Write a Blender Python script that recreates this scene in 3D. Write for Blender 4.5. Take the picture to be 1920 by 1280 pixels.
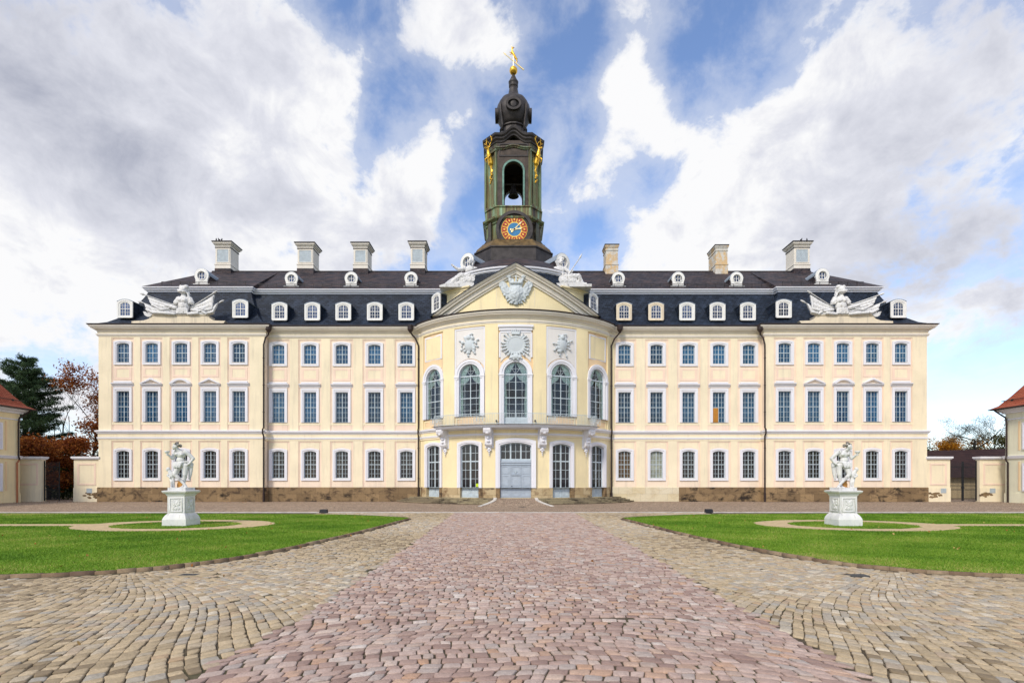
import bpy, bmesh, math, random
import numpy as np
from mathutils import Vector, Matrix
for o in list(bpy.data.objects): bpy.data.objects.remove(o)
SC = bpy.context.scene
COL = SC.collection
PI = math.pi
R_ = math.radians
HZ, F, CH = 900.0, 960.0, 2.4          # horizon row, focal length in photo pixels, eye height
def PX(px, Y): return (px-960.0)*Y/F
def PZ(py, Y): return CH+(HZ-py)*Y/F
# ------------------------------------------------------------------ camera
cam = bpy.data.cameras.new('camera'); co = bpy.data.objects.new('camera', cam); COL.objects.link(co)
co.location = (0, 0, CH); co.rotation_euler = (R_(90), 0, 0)
cam.sensor_width = 36; cam.lens = 18; cam.shift_y = (HZ-640)/1920.0; cam.clip_end = 3000; cam.clip_start = 0.1
SC.camera = co
SC.view_settings.view_transform = 'Standard'; SC.view_settings.look = 'None'
SC.view_settings.gamma = 1; SC.view_settings.exposure = 0.26
# ------------------------------------------------------------------ sky
SUN_EL, SUN_AZ = 42.0, -150.0           # azimuth from +Y clockwise towards +X
def pdir(px, py): return Vector(((px-960)/F, 1, (HZ-py)/F)).normalized()
world = bpy.data.worlds.new('World'); SC.world = world; world.use_nodes = True
NT = world.node_tree; NT.nodes.clear()
def wn(t, **k):
    n = NT.nodes.new(t)
    for a, b in k.items(): setattr(n, a, b)
    return n
def wl(a, b): NT.links.new(a, b)
def wmath(op, a, b=None, clamp=False):
    n = wn('ShaderNodeMath', operation=op); n.use_clamp = clamp
    for i, v in enumerate((a, b)):
        if v is None: continue
        if isinstance(v, (int, float)): n.inputs[i].default_value = v
        else: wl(v, n.inputs[i])
    return n.outputs[0]
tc = wn('ShaderNodeTexCoord'); D = tc.outputs['Generated']
sky = wn('ShaderNodeTexSky', sky_type='NISHITA'); sky.sun_disc = False
sky.sun_elevation = R_(SUN_EL); sky.sun_rotation = R_(SUN_AZ); sky.air_density = 1.0; sky.dust_density = 0.6; sky.ozone_density = 2.0
wl(D, sky.inputs[0])
sx_ = wn('ShaderNodeSeparateXYZ'); wl(D, sx_.inputs[0]); dz_ = wmath('ADD', wmath('MAXIMUM', sx_.outputs[2], 0.0), .16)
cp_ = wn('ShaderNodeCombineXYZ'); wl(wmath('DIVIDE', sx_.outputs[0], dz_), cp_.inputs[0]); wl(wmath('DIVIDE', sx_.outputs[1], dz_), cp_.inputs[1]); DECK = cp_.outputs[0]   # seen as a flat cloud deck overhead
def wnoise(scale, detail, rough, off=(0,0,0), st=(1,1,1), dist=0.0, rot=(0,0,0), v=None):
    m = wn('ShaderNodeMapping'); wl(v or D, m.inputs[0]); m.inputs[1].default_value = off; m.inputs[2].default_value = rot; m.inputs[3].default_value = st
    n = wn('ShaderNodeTexNoise'); wl(m.outputs[0], n.inputs['Vector'])
    n.inputs['Scale'].default_value = scale; n.inputs['Detail'].default_value = detail; n.inputs['Roughness'].default_value = rough
    n.inputs['Distortion'].default_value = dist
    return n.outputs['Fac']
def blob(px, py, rad, amp):
    d = pdir(px, py); k = 1.0/(1-math.cos(math.atan(rad/F)))
    v = wn('ShaderNodeVectorMath', operation='DOT_PRODUCT'); wl(D, v.inputs[0]); v.inputs[1].default_value = d
    e = wmath('EXPONENT', wmath('MULTIPLY', wmath('SUBTRACT', v.outputs['Value'], 1.0), k))
    return wmath('MULTIPLY', e, amp)
# open blue places (minus) and cloud banks (plus), as directions in the real sky
BLOBS = [(640,15,45,-.7),(755,180,55,-.85),(905,300,60,-.85),(890,430,60,-.75),(930,195,50,-.5),(1060,90,80,-.85),(1090,280,50,-.6),(1100,440,55,-.6),
         (1365,60,85,-.85),(1430,150,45,-.45),(1240,360,35,-.45),(610,380,35,-.25),(1010,330,60,-.5),(150,10,50,-.3),(1760,10,60,-.35),(1850,720,130,-.35),(1010,480,70,-.4),(1290,30,50,-.3),(830,180,40,-.4),
         (860,45,80,.65),(955,95,35,.45),(810,290,50,.55),(730,400,60,.45),(870,225,35,.55),(790,400,40,.45),(1190,200,60,.65),(1150,150,40,.35),(1050,255,34,.2),(1140,350,45,.4),(1075,365,30,.35),(1180,35,60,.35),
         (1620,260,230,.5),(1360,400,110,.5),(1260,420,70,.4),(1500,200,80,.35),(230,200,260,.5),(480,330,150,.35),(90,480,160,.5),(640,160,50,.4),(680,110,35,.3),(560,90,80,.2),
         (1265,95,45,-.5),(1130,95,35,-.4),(1292,200,28,-.45),(1205,345,40,-.5),(1120,420,40,-.4),(1095,360,28,.4),(1120,300,28,.4),(1045,262,32,.22),(1015,285,25,.15),(700,265,32,-.45),(770,245,26,-.35),(690,350,25,-.2),(860,400,35,-.3)]
acc = None
for b in BLOBS:
    o = blob(*b); acc = o if acc is None else wmath('ADD', acc, o)
n1 = wnoise(2.3, 10, .62, (3.1,1.7,.4), (1,.8,1), .3, v=DECK)
n2 = wnoise(9.0, 8, .62, (7.3,2.2,5.1), (1,1,1.1), .35)
n4 = wnoise(24.0, 5, .6, (2.2,8.1,3.3), (1,1,1.1), .2)
n3 = wnoise(1.5, 6, .55, (1.3,4.7,2.2), (1,.7,1), .2, v=DECK)
dens = wmath('ADD', wmath('ADD', wmath('MULTIPLY', wmath('SUBTRACT', n1, .5), 1.8), wmath('MULTIPLY', wmath('SUBTRACT', n2, .5), 2.0)), wmath('ADD', wmath('ADD', acc, .17), wmath('MULTIPLY', wmath('SUBTRACT', n4, .5), .9)))
mr = wn('ShaderNodeMapRange', interpolation_type='SMOOTHSTEP'); wl(dens, mr.inputs[0])
mr.inputs[1].default_value = -.12; mr.inputs[2].default_value = .55
veil = wn('ShaderNodeMapRange', interpolation_type='SMOOTHSTEP'); wl(wmath('ADD', dens, wmath('MULTIPLY', wmath('SUBTRACT', wnoise(4.6, 8, .6, (9.1,3.3,1.0), (1,.6,1), .6, v=DECK), .5), 1.6)), veil.inputs[0])
veil.inputs[1].default_value = -.75; veil.inputs[2].default_value = .35; CLOUD = wmath('MAXIMUM', mr.outputs[0], wmath('MULTIPLY', veil.outputs[0], .42))
shade = wmath('ADD', wmath('MULTIPLY', wmath('SUBTRACT', n3, .5), 3.3), wmath('ADD', wmath('MULTIPLY', dens, .42), wmath('ADD', .07, wmath('MULTIPLY', wmath('SUBTRACT', n2, .5), 1.7))))
# grey undersides
for b in [(120,180,210,.32),(330,120,150,.22),(1780,270,200,.12),(250,430,90,.3),(60,300,120,.25),(1700,480,120,.08),(1880,480,120,.08),(1300,300,70,.2),(700,330,50,.2),(180,360,150,.2),(1650,330,110,.12),(1500,480,120,.1),(470,250,110,.1),(60,560,160,-.5),(150,480,120,-.2),(1450,130,150,-.25),(830,300,120,-.4),(880,70,120,-.4),(1200,230,120,-.4),(1300,420,150,-.2)]:
    shade = wmath('ADD', shade, blob(*b))
cr = wn('ShaderNodeValToRGB'); wl(wmath('MULTIPLY', shade, .62), cr.inputs[0]); e = cr.color_ramp
e.elements[0].position = .08; e.elements[0].color = (8.1, 8.1, 8.2, 1)
e.elements[1].position = 1.0; e.elements[1].color = (3.5, 3.7, 4.5, 1)
m_ = e.elements.new(.34); m_.color = (6.4, 6.5, 7.1, 1)
SKYMUL = wn('ShaderNodeMix', data_type='RGBA', blend_type='MULTIPLY'); SKYMUL.inputs[0].default_value = 1
wl(sky.outputs[0], SKYMUL.inputs[6]); SKYMUL.inputs[7].default_value = (1.85, 1.85, 2.0, 1)
mx = wn('ShaderNodeMix', data_type='RGBA'); wl(CLOUD, mx.inputs[0]); wl(SKYMUL.outputs[2], mx.inputs[6]); wl(cr.outputs[0], mx.inputs[7])
bg = wn('ShaderNodeBackground'); bg.inputs[1].default_value = .1; wl(mx.outputs[2], bg.inputs[0])
wo = wn('ShaderNodeOutputWorld'); wl(bg.outputs[0], wo.inputs[0])
# ------------------------------------------------------------------ veiled sun behind the viewer
sl = bpy.data.lights.new('sun', 'SUN'); so = bpy.data.objects.new('sun', sl); COL.objects.link(so)
sl.energy = 2.3; sl.angle = R_(11); sl.color = (1, .91, .76)
az, el = R_(SUN_AZ), R_(SUN_EL)
sd = Vector((math.sin(az)*math.cos(el), math.cos(az)*math.cos(el), math.sin(el)))
so.rotation_euler = sd.to_track_quat('Z', 'Y').to_euler(); so.location = (-20, -20, 60)
# ------------------------------------------------------------------ materials
M = {}
def srgb(r, g, b):
    f = lambda c: (c/255/12.92 if c/255 <= .04045 else ((c/255+.055)/1.055)**2.4)
    return (f(r), f(g), f(b))
class MT:
    def __init__(s, name):
        s.m = bpy.data.materials.new(name); s.m.use_nodes = True; s.t = s.m.node_tree; s.p = s.t.nodes['Principled BSDF']; M[name] = s.m
        s.tc = s.t.nodes.new('ShaderNodeTexCoord')
    def n(s, t, **k):
        x = s.t.nodes.new(t)
        for a, b in k.items(): setattr(x, a, b)
        return x
    def l(s, a, b): s.t.links.new(a, b)
    def math(s, op, a, b=None, clamp=False):
        n = s.n('ShaderNodeMath', operation=op); n.use_clamp = clamp
        for i, v in enumerate((a, b)):
            if v is None: continue
            if isinstance(v, (int, float)): n.inputs[i].default_value = v
            else: s.l(v, n.inputs[i])
        return n.outputs[0]
    def noise(s, scale, detail=4, rough=.55, st=(1,1,1), dist=0, co='Object', off=(0,0,0)):
        m = s.n('ShaderNodeMapping'); s.l(s.tc.outputs[co], m.inputs[0]); m.inputs[3].default_value = st; m.inputs[1].default_value = off
        x = s.n('ShaderNodeTexNoise'); s.l(m.outputs[0], x.inputs['Vector'])
        x.inputs['Scale'].default_value = scale; x.inputs['Detail'].default_value = detail; x.inputs['Roughness'].default_value = rough; x.inputs['Distortion'].default_value = dist
        return x.outputs['Fac']
    def ramp(s, fac, stops):
        r = s.n('ShaderNodeValToRGB'); s.l(fac, r.inputs[0]); el = r.color_ramp.elements
        while len(el) < len(stops): el.new(.5)
        for q, (p, c) in zip(el, stops): q.position = p; q.color = (*c, 1) if len(c) == 3 else c
        return r.outputs[0]
    def mix(s, fac, a, b, mode='MIX'):
        x = s.n('ShaderNodeMix', data_type='RGBA', blend_type=mode)
        for i, v in ((0, fac), (6, a), (7, b)):
            if isinstance(v, (int, float)): x.inputs[i].default_value = v
            elif isinstance(v, tuple): x.inputs[i].default_value = (*v, 1)
            else: s.l(v, x.inputs[i])
        return x.outputs[2]
    def bump(s, h, st=.3, d=.02):
        b = s.n('ShaderNodeBump'); b.inputs['Strength'].default_value = st; b.inputs['Distance'].default_value = d; s.l(h, b.inputs['Height']); s.l(b.outputs[0], s.p.inputs['Normal'])
    def col(s, c):
        if isinstance(c, tuple): s.p.inputs['Base Color'].default_value = (*c, 1)
        else: s.l(c, s.p.inputs['Base Color'])
    def set(s, rough=.7, metal=0, spec=.3):
        s.p.inputs['Roughness'].default_value = rough; s.p.inputs['Metallic'].default_value = metal; s.p.inputs['Specular IOR Level'].default_value = spec
        return s
def sc3(c, k): return tuple(min(1, x*k) for x in c)
def plaster(name, c, var=.10, rough=.85, grime=.42, gcol=(.42,.38,.32)):
    t = MT(name); big = t.noise(.35, 5, .6); st = t.noise(1.1, 4, .6, (1.6,1.6,.18)); fine = t.noise(14, 3, .6)
    a = t.ramp(big, [(.3, sc3(c, 1-var)), (.7, sc3(c, 1+var*.5))])
    st2 = t.noise(3.4, 4, .65, (1.5,1.5,.10), off=(7,3,1)); g = t.math('MULTIPLY', t.math('MULTIPLY', t.math('ADD', t.math('SUBTRACT', st, .52, True), t.math('MULTIPLY', t.math('SUBTRACT', st2, .56, True), .9)), 3.0, True), grime)
    a = t.mix(g, a, gcol); a = t.mix(t.math('MULTIPLY', t.math('SUBTRACT', fine, .4, True), .35), a, sc3(c, .78))
    t.col(a); t.set(rough, 0, .2); t.bump(fine, .15, .01); return t
def plain(name, c, rough=.6, metal=0, var=.12, scale=3, spec=.3, bump=.0):
    t = MT(name); f = t.noise(scale, 4); t.col(t.ramp(f, [(.3, sc3(c, 1-var)), (.7, sc3(c, 1+var))])); t.set(rough, metal, spec)
    if bump: t.bump(t.noise(scale*6, 4), bump, .02)
    return t
plaster('pink_plaster', (.88,.73,.58))
plaster('rose_plaster', (.87,.675,.545))
plaster('cream_plaster', (.87,.765,.56))
plaster('yellow_plaster', (.88,.75,.465))
plaster('greenish_plaster', (.80,.78,.60))
plaster('peach_plaster', (.84,.62,.38))
plaster('white_trim', (.78,.78,.83), .05, .7, .12, (.5,.5,.5))
plaster('warm_trim', (.76,.71,.63), .08, .7, .3, (.46,.40,.33))
plaster('panel_white', (.76,.73,.70), .05, .7, .10)
plaster('relief_stone', (.58,.63,.66), .08, .75, .15, (.3,.32,.34))
plaster('base_stone', (.80,.69,.52), .12, .8, .9, (.36,.32,.28))
plain('sash_paint', (.50,.58,.63), .5)
plain('white_paint', (.78,.77,.74), .5, var=.06)
plain('grey_door', (.40,.46,.53), .5, var=.08)
plain('iron', (.018,.020,.024), .5)
plain('brown_pipe', (.035,.022,.02), .45)
plain('copper_pipe', (.42,.16,.08), .45)
plain('lead_sheet', (.28,.33,.39), .5, .2)
plain('gold', (.80,.47,.06), .32, .85, var=.1)
plain('pale_gold', (.80,.66,.36), .4, .5, var=.1)
plain('gold_paint', (.86,.55,.09), .45, .0)
plain('clock_red', (.34,.012,.022), .5)
plain('clock_blue', (.045,.20,.40), .5)
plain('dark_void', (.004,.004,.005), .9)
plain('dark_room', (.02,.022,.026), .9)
plain('curtain', (.80,.90,.80), .9, var=.05)
plain('orange_board', (.46,.20,.03), .7)
plain('notice_yellow', (.55,.72,.03), .6)
plain('black_box', (.014,.015,.02), .6)
plain('bird_grey', (.03,.03,.035), .8)
def pane(name, c, rough=.06):
    t = MT(name); f = t.noise(.9, 3, .6, off=(1,2,3)); oi = t.n('ShaderNodeObjectInfo'); t.col(t.ramp(t.math('ADD', f, t.math('MULTIPLY', t.math('SUBTRACT', oi.outputs['Random'], .5), .55)), [(.2, sc3(c, .35)), (.5, c), (.8, sc3(c, 1.8))])); t.set(rough, 0, .5)  # random tone per window stands in for differing reflections, set in the colour
    t.bump(t.noise(1.6, 2, .5), .05, .05); return t
pane('pane_teal', (.011,.060,.125)); pane('pane_dark', (.010,.009,.012)); pane('pane_blue', (.05,.075,.15)); pane('pane_net', (.33,.35,.28), .2); pane('pane_amber', (.10,.055,.02), .1)
t = MT('clear_glass'); t.t.nodes.remove(t.p)
gl = t.n('ShaderNodeBsdfGlossy'); gl.inputs['Roughness'].default_value = .03; gl.inputs[0].default_value = (.9,.95,1,1)
tr = t.n('ShaderNodeBsdfTransparent'); tr.inputs[0].default_value = (.93,.97,.97,1)
fr = t.n('ShaderNodeFresnel'); fr.inputs[0].default_value = 1.6; mxs = t.n('ShaderNodeMixShader')
t.l(fr.outputs[0], mxs.inputs[0]); t.l(tr.outputs[0], mxs.inputs[1]); t.l(gl.outputs[0], mxs.inputs[2])
t.l(mxs.outputs[0], t.t.nodes['Material Output'].inputs[0])
def slate(name, lo, hi, warm, wamt):
    t = MT(name); ge = t.n('ShaderNodeSeparateXYZ'); t.l(t.tc.outputs['Object'], ge.inputs[0])
    cb = t.n('ShaderNodeCombineXYZ'); t.l(t.math('ADD', ge.outputs[0], t.math('MULTIPLY', ge.outputs[1], .35)), cb.inputs[0]); t.l(t.math('ADD', ge.outputs[2], t.math('MULTIPLY', ge.outputs[1], .25)), cb.inputs[1])
    br = t.n('ShaderNodeTexBrick'); t.l(cb.outputs[0], br.inputs[0]); br.inputs['Scale'].default_value = 1
    br.inputs['Brick Width'].default_value = .46; br.inputs['Row Height'].default_value = .27; br.inputs['Mortar Size'].default_value = .03; br.inputs['Mortar Smooth'].default_value = .2; br.inputs['Bias'].default_value = -.1
    br.inputs[1].default_value = (*lo, 1); br.inputs[2].default_value = (*hi, 1); br.inputs[3].default_value = (*sc3(lo, .35), 1)
    f = t.noise(.55, 6, .65, dist=.4); f2 = t.noise(2.2, 4, .6, (.4,.4,1.5))
    c = t.mix(t.math('MULTIPLY', t.math('SUBTRACT', f2, .45, True), wamt*4, True), br.outputs[0], warm)
    c = t.mix(t.math('MULTIPLY', t.math('SUBTRACT', f, .52, True), 1.6, True), c, sc3(hi, 2.1))
    t.col(c); t.set(.62, 0, .22); t.bump(br.outputs['Fac'], -.5, .03); return t
slate('slate_lower', (.008,.014,.026), (.027,.040,.068), (.020,.024,.036), .3)
slate('slate_upper', (.022,.020,.027), (.05,.044,.052), (.14,.085,.07), .5)
def copper():
    t = MT('old_copper'); a = t.noise(.9, 5, .6, (1.8,1.8,.16)); b = t.noise(.5, 5, .6, off=(4,2,0)); c = t.noise(3, 4)
    sx = t.n('ShaderNodeSeparateXYZ'); t.l(t.tc.outputs['Object'], sx.inputs[0])
    x = t.ramp(a, [(.28, (.035,.027,.022)), (.40, (.08,.055,.03)), (.47, (.19,.15,.05)), (.54, (.20,.26,.11)), (.66, (.27,.42,.28))])
    # a band of green run-off on the shaft, bare brown copper above and below it
    zz = t.n('ShaderNodeMapRange', interpolation_type='SMOOTHSTEP'); t.l(t.math('ADD', sx.outputs[2], t.math('MULTIPLY', t.math('SUBTRACT', b, .5), 7)), zz.inputs[0])
    zz.inputs[1].default_value = 45.5; zz.inputs[2].default_value = 41.0
    z2 = t.n('ShaderNodeMapRange', interpolation_type='SMOOTHSTEP'); t.l(t.math('ADD', sx.outputs[2], t.math('MULTIPLY', t.math('SUBTRACT', b, .5), 3)), z2.inputs[0]); z2.inputs[1].default_value = 31.0; z2.inputs[2].default_value = 33.0
    k = t.math('ADD', t.math('MULTIPLY', t.math('MULTIPLY', zz.outputs[0], z2.outputs[0]), .62), .10)
    x = t.mix(k, t.ramp(c, [(.3, (.030,.027,.027)), (.7, (.075,.062,.055))]), x)
    t.col(x); t.set(.5, .25, .4)
    w = t.n('ShaderNodeTexWave'); w.bands_direction = 'X'; w.inputs['Scale'].default_value = .9; t.l(t.tc.outputs['Object'], w.inputs[0])
    t.bump(t.math('ADD', t.math('POWER', w.outputs['Fac'], 12), t.math('MULTIPLY', c, .4)), .5, .05)
copper()
plain('brown_copper', (.062,.046,.036), .5, .2, .5, 1.2)
plain('copper_green', (.13,.24,.20), .55, .2, .35, 2.0)
plain('copper_dark', (.046,.040,.039), .5, .2, .4, 1.5)
plain('copper_yellow', (.13,.085,.035), .55, .15, .6, 1.5)
def plinth(name, c1, c2, stain, samt, lo=(.03,.024,.02)):
    t = MT(name); ge = t.n('ShaderNodeSeparateXYZ'); t.l(t.tc.outputs['Object'], ge.inputs[0])
    cb = t.n('ShaderNodeCombineXYZ'); t.l(t.math('ADD', ge.outputs[0], ge.outputs[1]), cb.inputs[0]); t.l(ge.outputs[2], cb.inputs[1])
    br = t.n('ShaderNodeTexBrick'); t.l(cb.outputs[0], br.inputs[0]); br.inputs['Scale'].default_value = 1; br.offset = .37
    br.inputs['Brick Width'].default_value = 1.55; br.inputs['Row Height'].default_value = .88; br.inputs['Mortar Size'].default_value = .010
    br.inputs[1].default_value = (*c1, 1); br.inputs[2].default_value = (*c2, 1); br.inputs[3].default_value = (*sc3(c1, .55), 1)
    f = t.noise(.9, 6, .68, (1,1,1.4), .6); f2 = t.noise(.6, 4, .6, (1,1,1.8), .3, off=(3,1,9)); f3 = t.noise(7, 5, .7)
    c = t.mix(t.math('MULTIPLY', t.math('SUBTRACT', f, .50, True), samt*7, True), br.outputs[0], stain)
    c = t.mix(t.math('MULTIPLY', t.math('SUBTRACT', f2, .56, True), samt*9, True), c, lo)
    c = t.mix(t.math('MULTIPLY', t.math('SUBTRACT', f3, .45, True), 1.2, True), c, sc3(c1, .6))
    t.col(c); t.set(.9, 0, .15); t.bump(t.math('ADD', f3, t.math('MULTIPLY', br.outputs['Fac'], -1)), .5, .03)
plinth('brown_stone', (.20,.135,.075), (.32,.22,.12), (.085,.058,.04), 1.0)
plinth('honey_stone', (.42,.31,.17), (.56,.45,.28), (.20,.125,.07), .8)
plinth('pale_stone', (.72,.66,.52), (.66,.56,.36), (.42,.28,.10), .25, (.3,.2,.1))
plinth('step_stone', (.22,.18,.12), (.32,.27,.17), (.07,.055,.04), .8)
def marble():
    t = MT('statue_marble'); a = t.noise(2.2, 6, .65); b = t.noise(9, 4, .7); s = t.noise(3.0, 5, .65, (1,1,.35), off=(5,5,5))
    c = t.ramp(a, [(.35, (.60,.60,.61)), (.65, (.74,.73,.71))])
    c = t.mix(t.math('MULTIPLY', t.math('SUBTRACT', s, .56, True), 5, True), c, (.20,.18,.15)); c = t.mix(t.math('MULTIPLY', t.math('SUBTRACT', b, .55, True), 1.6, True), c, (.30,.29,.28))
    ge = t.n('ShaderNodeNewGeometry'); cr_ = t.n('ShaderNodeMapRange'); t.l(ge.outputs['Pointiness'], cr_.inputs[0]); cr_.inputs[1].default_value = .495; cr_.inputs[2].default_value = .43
    c = t.mix(t.math('MULTIPLY', cr_.outputs[0], t.math('ADD', .35, b)), c, (.17,.155,.135))   # crease shade painted into the carved hollows for contrast, doubling as weathering
    t.col(c); t.set(.7, 0, .25); t.bump(b, .3, .02)
marble()
plain('hair_stain', (.22,.20,.17), .9, var=.5, scale=12)
plain('rust_stone', (.45,.22,.06), .9, var=.4)
def tiles(name, c1, c2, rw=.22, rh=.18):
    t = MT(name); ge = t.n('ShaderNodeSeparateXYZ'); t.l(t.tc.outputs['Object'], ge.inputs[0]); cb = t.n('ShaderNodeCombineXYZ')
    t.l(t.math('ADD', ge.outputs[0], ge.outputs[1]), cb.inputs[0]); t.l(ge.outputs[2], cb.inputs[1])
    br = t.n('ShaderNodeTexBrick'); t.l(cb.outputs[0], br.inputs[0]); br.inputs['Scale'].default_value = 1
    br.inputs['Brick Width'].default_value = rw; br.inputs['Row Height'].default_value = rh; br.inputs['Mortar Size'].default_value = .02
    br.inputs[1].default_value = (*c1, 1); br.inputs[2].default_value = (*c2, 1); br.inputs[3].default_value = (*sc3(c1, .35), 1)
    f = t.noise(1.2, 4); t.col(t.mix(t.math('MULTIPLY', f, .5), br.outputs[0], sc3(c1, .6))); t.set(.8, 0, .2); t.bump(br.outputs['Fac'], -.6, .04)
tiles('red_tile', (.36,.085,.045), (.46,.14,.075)); tiles('plum_tile', (.035,.017,.018), (.06,.03,.028), .28, .25)
plain('boards', (.46,.37,.23), .85, var=.25, scale=6); plain('grate_metal', (.10,.10,.10), .6, .3)
plain('grey_boards', (.16,.16,.18), .8, var=.2, scale=6)
def attr_mat(name, stops, rough=.8, trans=None, bump=0, moss=None, spec=.25):
    t = MT(name); a = t.n('ShaderNodeAttribute'); a.attribute_name = 'tint'; f = t.noise(9, 6, .72); f2 = t.noise(40, 3, .7)
    c = t.ramp(a.outputs['Fac'], stops); c = t.mix(t.math('MULTIPLY', t.math('SUBTRACT', f, .42, True), 1.5, True), c, sc3(stops[0][1], .62)); c = t.mix(t.math('MULTIPLY', t.math('SUBTRACT', f2, .5, True), 1.6, True), c, sc3(stops[0][1], .5))
    if moss: c = t.mix(t.math('MULTIPLY', t.math('SUBTRACT', t.noise(.28, 5, .6), .5, True), 3.5, True), c, moss)
    t.col(c); t.set(rough, 0, spec)
    if bump: t.bump(t.math('ADD', f, t.math('MULTIPLY', f2, .5)), bump, .02)
    if trans:
        tl = t.n('ShaderNodeBsdfTranslucent'); t.l(c, tl.inputs[0]); ms = t.n('ShaderNodeMixShader'); ms.inputs[0].default_value = trans
        t.l(t.p.outputs[0], ms.inputs[1]); t.l(tl.outputs[0], ms.inputs[2]); t.l(ms.outputs[0], t.t.nodes['Material Output'].inputs[0])
attr_mat('pink_sett', [(0, (.29,.195,.165)), (.3, (.44,.315,.265)), (.55, (.54,.41,.35)), (.75, (.42,.36,.325)), (.88, (.50,.31,.205)), (1, (.62,.55,.50))], .8, None, .9)
attr_mat('tan_sett', [(0, (.25,.19,.12)), (.3, (.44,.345,.22)), (.5, (.55,.43,.275)), (.75, (.39,.36,.31)), (.9, (.48,.34,.21)), (1, (.62,.54,.42))], .8, None, .9)
attr_mat('needle', [(0, (.018,.042,.020)), (.5, (.045,.09,.038)), (1, (.10,.16,.06))], .7, .25)
attr_mat('rust_leaf', [(0, (.13,.03,.012)), (.5, (.32,.09,.02)), (1, (.56,.22,.045))], .7, .45)
attr_mat('gold_leaf', [(0, (.28,.10,.01)), (.5, (.55,.23,.012)), (1, (.74,.40,.04))], .7, .55)
attr_mat('olive_leaf', [(0, (.03,.035,.012)), (.5, (.075,.085,.025)), (1, (.20,.17,.04))], .7, .25)
attr_mat('dull_leaf', [(0, (.045,.05,.04)), (.5, (.08,.09,.06)), (1, (.13,.14,.10))], .7, .2)
attr_mat('hedge_leaf', [(0, (.012,.018,.008)), (.5, (.03,.045,.012)), (1, (.10,.12,.02))], .7, .2)
attr_mat('grass_blade', [(0, (.08,.18,.012)), (.42, (.19,.335,.028)), (.75, (.33,.43,.06)), (1, (.54,.46,.16))], .6, .3)
attr_mat('fallen_leaf', [(0, (.25,.08,.02)), (.5, (.45,.20,.05)), (1, (.55,.40,.15))], .8)
attr_mat('kerb_stone', [(0, (.13,.085,.06)), (.5, (.24,.165,.10)), (1, (.34,.26,.17))], .85, None, .4)
plain('bark', (.030,.022,.018), .9, var=.3); plain('grey_bark', (.05,.045,.042), .9, var=.3)
def ground_mats():
    t = MT('joint_earth'); f = t.noise(6, 5, .7); g = t.noise(.5, 5, .65)
    c = t.ramp(f, [(.3, (.05,.04,.028)), (.7, (.135,.108,.075))]); c = t.mix(t.math('MULTIPLY', t.math('SUBTRACT', g, .5, True), 4, True), c, (.07,.085,.03)); t.col(c); t.set(.95, 0, .1); t.bump(f, .6, .03)
    t = MT('far_paving'); mp = t.n('ShaderNodeMapping'); t.l(t.tc.outputs['Object'], mp.inputs[0])
    v = t.n('ShaderNodeTexVoronoi'); v.inputs['Scale'].default_value = 5.2; t.l(mp.outputs[0], v.inputs['Vector']); mp.inputs[3].default_value = (.8,1.2,1)
    ve = t.n('ShaderNodeTexVoronoi', feature='DISTANCE_TO_EDGE'); ve.inputs['Scale'].default_value = 5.2; t.l(mp.outputs[0], ve.inputs['Vector'])
    sp = t.n('ShaderNodeSeparateColor'); t.l(v.outputs['Color'], sp.inputs[0])
    c = t.ramp(sp.outputs[0], [(0, (.27,.19,.135)), (.5, (.39,.285,.205)), (1, (.52,.40,.30))])
    j = t.math('LESS_THAN', ve.outputs['Distance'], .06); c = t.mix(j, c, (.11,.085,.06)); big = t.noise(.12, 5, .6, (1,2.5,1)); c = t.mix(t.math('MULTIPLY', t.math('SUBTRACT', big, .45, True), 2.2, True), c, (.22,.16,.115))
    t.col(c); t.set(.85, 0, .2); t.bump(t.math('MINIMUM', ve.outputs['Distance'], .2), .7, .08)
    t = MT('lawn_soil'); f = t.noise(.35, 5, .6); f2 = t.noise(7, 5, .7); c = t.ramp(f, [(.3, (.10,.24,.014)), (.7, (.20,.34,.028))]); c = t.mix(t.math('MULTIPLY', t.math('SUBTRACT', f2, .45, True), 2), c, (.06,.14,.014)); t.col(c); t.set(.9, 0, .1); t.bump(f2, .8, .04)
    plain('sand', (.50,.38,.22), .95, var=.2, scale=5, bump=.4); plain('white_stone', (.56,.53,.49), .8, var=.3, scale=1.5)
    t = MT('field'); f = t.noise(.05, 5); t.col(t.ramp(f, [(.3, (.05,.07,.02)), (.7, (.10,.09,.04))])); t.set(.95)
ground_mats()
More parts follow.
